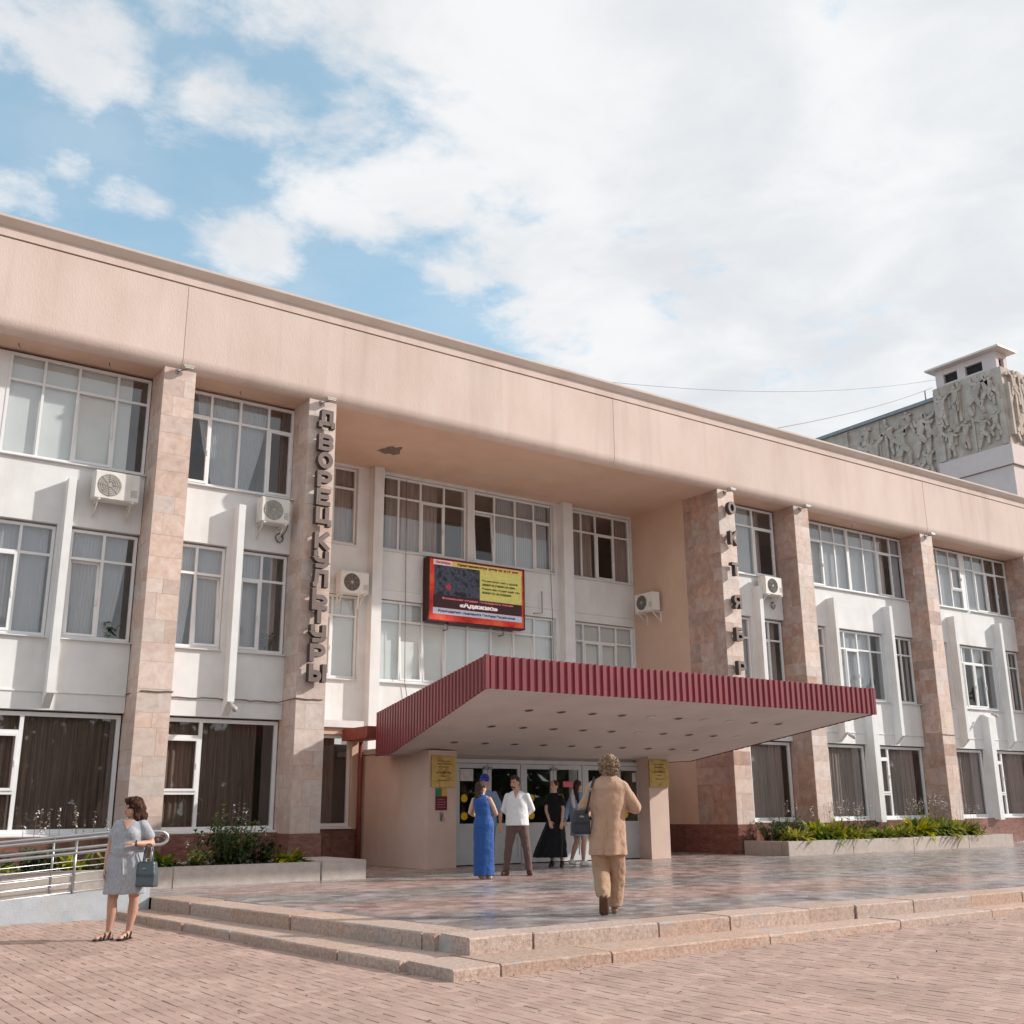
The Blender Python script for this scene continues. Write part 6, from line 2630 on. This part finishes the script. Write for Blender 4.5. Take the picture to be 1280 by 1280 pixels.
m_shoetan = flat('shoe_tan', (.30, .16, .085), .5)
b = Bodyb()      # raised foot: the sole faces the camera
for k in (-1, 0, 1):
    b.cap((-.02 + .02 * k, -.222, .195), (-.02 + .024 * k, -.140, .038), .036, .036, 10)
b.cap((-.02, -.190, .185), (-.02, -.085, .05), .050, .044)
b.finish('shoe', m_shoebrown, t, .008, 2)
shoe(t, (.10, .16, .085), (.105, .31, .03), m_shoetan)
bag(bf_, 'black shoulder bag at the side of the woman in the beige suit', (-.265, -.06, .89), .22, .12, .28, 1.0, m_bagblack, math.radians(12), .30,
    strap=[(-.20, -.10, 1.13), (-.165, -.13, 1.28), (-.14, -.115, 1.40), (-.095, -.03, 1.545), (-.09, .06, 1.49), (-.15, .12, 1.3), (-.22, .06, 1.14)], slim=.72)

# ---- man in the white shirt
Jm = dict(head=(-.035, -.01, 1.665), neck=(-.01, .0, 1.515), face=(-.55, -.83), shL=(.175, -.045, 1.42), shR=(-.17, .045, 1.42), elL=(.285, .06, 1.17), elR=(-.255, .12, 1.17),
          wrL=(.09, .17, 1.02), wrR=(-.04, .19, 1.0), hipL=(.10, -.02, .92), hipR=(-.10, .02, .92), kneeL=(.175, -.03, .48), kneeR=(-.165, -.02, .48), ankL=(.215, .02, .09), ankR=(-.205, .03, .09),
          toeL=(.25, -.13, .03), toeR=(-.275, -.11, .03))
t, f, left, hc, s = person('man in a white long sleeved shirt and brown trousers, hands behind his back', (11.98, 17.09, ZP), Jm, 1.83, m_skin, girth=.92)
m_shirt = cloth('white_shirt', (.74, .745, .76), 30, .03, .8, .1, .6, (1, 1, .6), 16)
b = Bodyb()
b.loft([(-.005, .0, 1.52, .075, .075), (-.003, .0, 1.495, .13, .095), (0, .0, 1.45, .19, .115), (0, .0, 1.36, .215, .138), (0, .0, 1.18, .205, .142), (0, .0, 1.02, .212, .15), (0, .0, .885, .226, .165)], fold=.03, nf=7, ph=.5, fold_from=.4)
b.cap((.185, -.045, 1.415), (.285, .06, 1.18), .066, .060)
b.cap((.285, .06, 1.18), (.13, .155, 1.05), .060, .045)
b.cap((-.175, .045, 1.415), (-.25, .115, 1.18), .066, .060)
b.cap((-.25, .115, 1.18), (-.09, .175, 1.03), .060, .045)
mshirt = b.finish('shirt', m_shirt, t, .010, 4, .016, .10, .0)
neck_patch(t, mshirt, [(-.065, -.07, 1.52), (.045, -.09, 1.52), (-.02, -.14, 1.375)], m_skin)
m_trou = cloth('brown_trousers', (.125, .078, .068), 30, .08, .8)
b = Bodyb()
b.loft([(0, 0, .985, .175, .118), (0, 0, .90, .185, .128), (0, 0, .82, .175, .125), (0, 0, .76, .10, .09)])
b.loft([(.095, 0, .97, .105, .125), (.125, -.01, .74, .098, .108), (.172, -.02, .48, .076, .084), (.198, .005, .28, .068, .076), (.212, .015, .085, .062, .072)], fold=.05, nf=5, ph=1)
b.loft([(-.095, 0, .97, .105, .125), (-.12, -.005, .74, .098, .108), (-.162, -.01, .48, .076, .084), (-.188, .01, .28, .068, .076), (-.203, .02, .085, .062, .072)], fold=.05, nf=5, ph=2)
b.finish('trousers', m_trou, t, .010, 3, .018, .08, .004)
b = Bodyb()
b.ell(hc + V(.015, .022, .050), (.088, .098, .082))
b.ell(hc + V(.03, .045, .0), (.075, .07, .075))
b.ell(hc + V(-.04, -.045, .088), (.06, .055, .035))
b.finish('hair', m_hairdark, t, .009, 1, .018, .035)
b = Bodyb()
b.ell(hc + f * .054 - V(0, 0, .086), (.048, .048, .026))
b.finish('beard', pm('stubble', [(.09, .05, .035), (.15, .085, .06)], 30, .8), t, .008, 1)
shoe(t, Jm['ankL'], Jm['toeL'], m_shoebrown, s=1.08)
shoe(t, Jm['ankR'], Jm['toeR'], m_shoebrown, s=1.08)

# ---- woman in the long blue dress
Ju = dict(head=(-.03, .03, 1.555), neck=(-.03, .01, 1.43), face=(.72, .62), shL=(-.165, .04, 1.365), shR=(.115, -.04, 1.375), elL=(-.235, .06, 1.13), elR=(.235, .0, 1.105),
          wrL=(-.13, .24, 1.06), wrR=(.13, .20, 1.07), hipL=(-.07, .02, .86), hipR=(.09, -.02, .86), kneeL=(-.06, .03, .46), kneeR=(.085, 0, .46), ankL=(-.03, .03, .10), ankR=(.075, .0, .10),
          toeL=(.03, -.06, .03), toeR=(.13, -.07, .03))
t, f, left, hc, s = person('woman in a long sleeveless royal blue dress with long dark hair, seen from behind', (10.86, 16.55, ZP), Ju, 1.68, m_skin2)
m_blue = cloth('royal_blue', (.018, .078, .27), 30, .07, .6, .2, .6, (1, 1, .18), 13)
b = Bodyb()
b.loft([(-.03, .005, 1.435, .075, .07), (-.03, .0, 1.40, .115, .085), (-.026, .0, 1.36, .15, .105), (-.02, .0, 1.28, .165, .125), (.005, .0, 1.12, .148, .118), (.012, .0, 1.06, .150, .12)], fold=0)
b.loft([(.012, .0, 1.07, .150, .12), (.012, .0, .94, .185, .15), (.013, .0, .75, .188, .155), (.014, .0, .45, .186, .16), (.015, .0, .065, .188, .165)], fold=.05, nf=6, ph=2.2)
b.finish('dress', m_blue, t, .010, 3, .022, .12, .006)
b = Bodyb()
b.ell(hc + V(-.02, .0, .03), (.098, .10, .098))
b.ell(hc + V(-.045, -.05, -.06), (.082, .055, .11))
b.ell(hc + V(-.055, -.075, -.16), (.07, .045, .10))
b.finish('hair', m_hairdark, t, .009, 1, .03, .05, .01)
m_shoebeige = flat('shoe_beige', (.60, .42, .32), .45)
shoe(t, Ju['ankL'], Ju['toeL'], m_shoebeige)
shoe(t, Ju['ankR'], Ju['toeR'], m_shoebeige)

# ---- person in a denim shirt and blue cap, standing behind her
Jc = dict(head=(-.09, .0, 1.70), neck=(-.06, .0, 1.55), face=(-.5, -.85), shL=(.105, -.04, 1.455), shR=(-.215, .06, 1.455), elL=(.215, -.03, 1.17), elR=(-.29, .05, 1.17),
          wrL=(.215, -.08, .89), wrR=(-.22, -.14, 1.05), hipL=(.03, -.02, .91), hipR=(-.14, .02, .91), kneeL=(.03, -.03, .48), kneeR=(-.15, .0, .48), ankL=(.03, .02, .09), ankR=(-.16, .03, .09),
          toeL=(-.02, -.12, .03), toeR=(-.22, -.09, .03))
t, f, left, hc, s = person('person in a denim shirt and royal blue cap, mostly hidden by the woman in blue', (12.17, 18.32, ZP), Jc, 1.82, m_skin)
m_denim = cloth('denim_blue', (.175, .255, .37), 50, .12)
m_navy = cloth('navy_cloth', (.03, .05, .12), 40, .1)
b = Bodyb()
b.loft([(-.06, .0, 1.55, .08, .08), (-.057, .0, 1.52, .13, .10), (-.055, .0, 1.475, .185, .115), (-.055, .0, 1.36, .21, .135), (-.055, .0, 1.15, .20, .135), (-.055, .0, .86, .215, .145)], fold=.03, nf=6)
b.cap((.10, -.04, 1.455), (.205, -.03, 1.18), .075, .072)
b.cap((-.21, .06, 1.455), (-.285, .05, 1.18), .075, .072)
b.finish('shirt', m_denim, t, .010, 3, .025, .09)
b = Bodyb()
b.loft([(.03, 0, .95, .10, .12), (.03, -.01, .48, .075, .085), (.03, .01, .07, .065, .08)], fold=.05, nf=5)
b.loft([(-.14, 0, .95, .10, .12), (-.15, .0, .48, .075, .085), (-.16, .02, .07, .065, .08)], fold=.05, nf=5)
b.finish('trousers', m_navy, t, .011, 3)
m_cap = cloth('cap_blue', (.025, .045, .30), 30, .06)
b = Bodyb()
b.ell(hc + V(0, 0, .075), (.098, .10, .105))
b.ell(hc + f * .10 + V(0, 0, .055), (.07, .07, .014))
b.finish('cap', m_cap, t, .009, 2)
shoe(t, Jc['ankL'], Jc['toeL'], m_sandal)
shoe(t, Jc['ankR'], Jc['toeR'], m_sandal)

# ---- woman in the long black dress
Jk = dict(head=(.02, .0, 1.65), neck=(.02, .0, 1.51), face=(-.55, -.83), shL=(.165, -.06, 1.435), shR=(-.125, .07, 1.435), elL=(.205, -.06, 1.16), elR=(-.155, -.02, 1.15),
          wrL=(.175, -.16, .92), wrR=(-.085, -.15, .93), hipL=(.09, -.03, .92), hipR=(-.05, .03, .92), kneeL=(.11, -.03, .50), kneeR=(-.05, 0, .50), ankL=(.165, .03, .12), ankR=(-.045, .03, .12),
          toeL=(.14, -.11, .03), toeR=(-.09, -.10, .03), curl=.8)
t, f, left, hc, s = person('woman in a long flared black dress with short sleeves beside the door', (14.16, 18.85, ZP), Jk, 1.79, m_skin2, girth=.86)
m_blackd = cloth('black_dress', (.0075, .0075, .010), 40, .1, .8, .15, .6, (1, 1, .2), 12)
b = Bodyb()
b.loft([(.02, .0, 1.51, .08, .075), (.02, .0, 1.485, .125, .09), (.02, .0, 1.44, .17, .105), (.03, .0, 1.33, .168, .125), (.045, .0, 1.10, .134, .125), (.048, .0, 1.03, .136, .126)])
b.loft([(.048, .0, 1.04, .136, .126), (.02, .0, .85, .205, .165), (-.03, .0, .55, .285, .225), (-.085, .0, .20, .355, .29)], fold=.11, nf=8, ph=.3)
b.cap((.155, -.055, 1.415), (.20, -.06, 1.29), .062, .062)
b.cap((-.115, .065, 1.415), (-.15, .03, 1.29), .062, .062)
b.finish('dress', m_blackd, t, .011, 3, .02, .1)
m_hairred = pm('hair_auburn', [(.05, .018, .012), (.10, .035, .022)], 30, .5, .4, 90, local=True)
b = Bodyb()
b.ell(hc + V(.012, .02, .04), (.088, .098, .088))
b.ell(hc + V(.06, .08, .05), (.055, .055, .055))
b.finish('hair', m_hairred, t, .009, 1, .012, .04)
for sd in ('L', 'R'):
    shoe(t, Jk['ank' + sd], Jk['toe' + sd], m_sandal, heel=1)

# ---- girl in the denim jacket
Jj = dict(head=(.05, .02, 1.665), neck=(.03, .02, 1.53), face=(.75, .55), shL=(-.07, .09, 1.455), shR=(.12, -.10, 1.455), elL=(-.20, .02, 1.17), elR=(.17, -.13, 1.17),
          wrL=(-.255, -.08, .91), wrR=(.24, -.02, .95), hipL=(-.02, .06, .92), hipR=(.10, -.05, .92), kneeL=(-.0, .06, .50), kneeR=(.155, -.05, .50), ankL=(-.125, .04, .12), ankR=(.125, -.04, .09),
          toeL=(-.06, .12, .035), toeR=(.22, .03, .03))
t, f, left, hc, s = person('girl in a pale denim dress and white sneakers striding past the doors', (14.92, 19.03, ZP), Jj, 1.78, m_skin2)
m_pale_denim = cloth('pale_denim', (.27, .40, .56), 50, .12)
m_whitecloth = cloth('white_cloth', (.70, .70, .70), 30, .05)
b = Bodyb()
b.loft([(.03, .01, 1.53, .08, .08), (.03, .0, 1.50, .12, .10), (.03, .0, 1.455, .16, .12), (.03, .0, 1.33, .175, .135), (.04, .0, 1.10, .150, .12), (.045, .0, .92, .165, .14), (.05, .0, .62, .19, .165)], fold=.07, nf=7, ph=1, fold_from=.4)
b.cap((-.07, .09, 1.455), (-.19, .02, 1.18), .066, .062)
b.cap((-.19, .02, 1.18), (-.24, -.06, .98), .062, .055)
b.cap((.12, -.10, 1.455), (.17, -.13, 1.18), .066, .06)
b.cap((.17, -.13, 1.18), (.22, -.05, 1.02), .06, .052)
b.finish('denim_dress', m_pale_denim, t, .010, 3, .025, .09)
b = Bodyb()
b.limb([(-.03, -.02, 1.60), (-.06, -.06, 1.50), (-.07, -.10, 1.32), (-.05, -.12, 1.22)], [.04, .055, .055, .035])
b.finish('scarf', m_whitecloth, t, .009, 2, .03, .05)
b = Bodyb()
b.ell(hc + V(-.015, -.01, .03), (.092, .10, .095))
b.limb([hc + V(-.05, -.05, -.02), hc + V(-.045, -.12, -.16), hc + V(-.0, -.145, -.36)], [.07, .05, .03])
b.finish('hair', m_hairdark, t, .009, 1, .02, .04)
m_sneak = flat('sneaker_white', (.72, .72, .72), .6)
for sd in ('L', 'R'):
    shoe(t, Jj['ank' + sd], Jj['toe' + sd], m_sneak, 'sneaker', s=1.12)
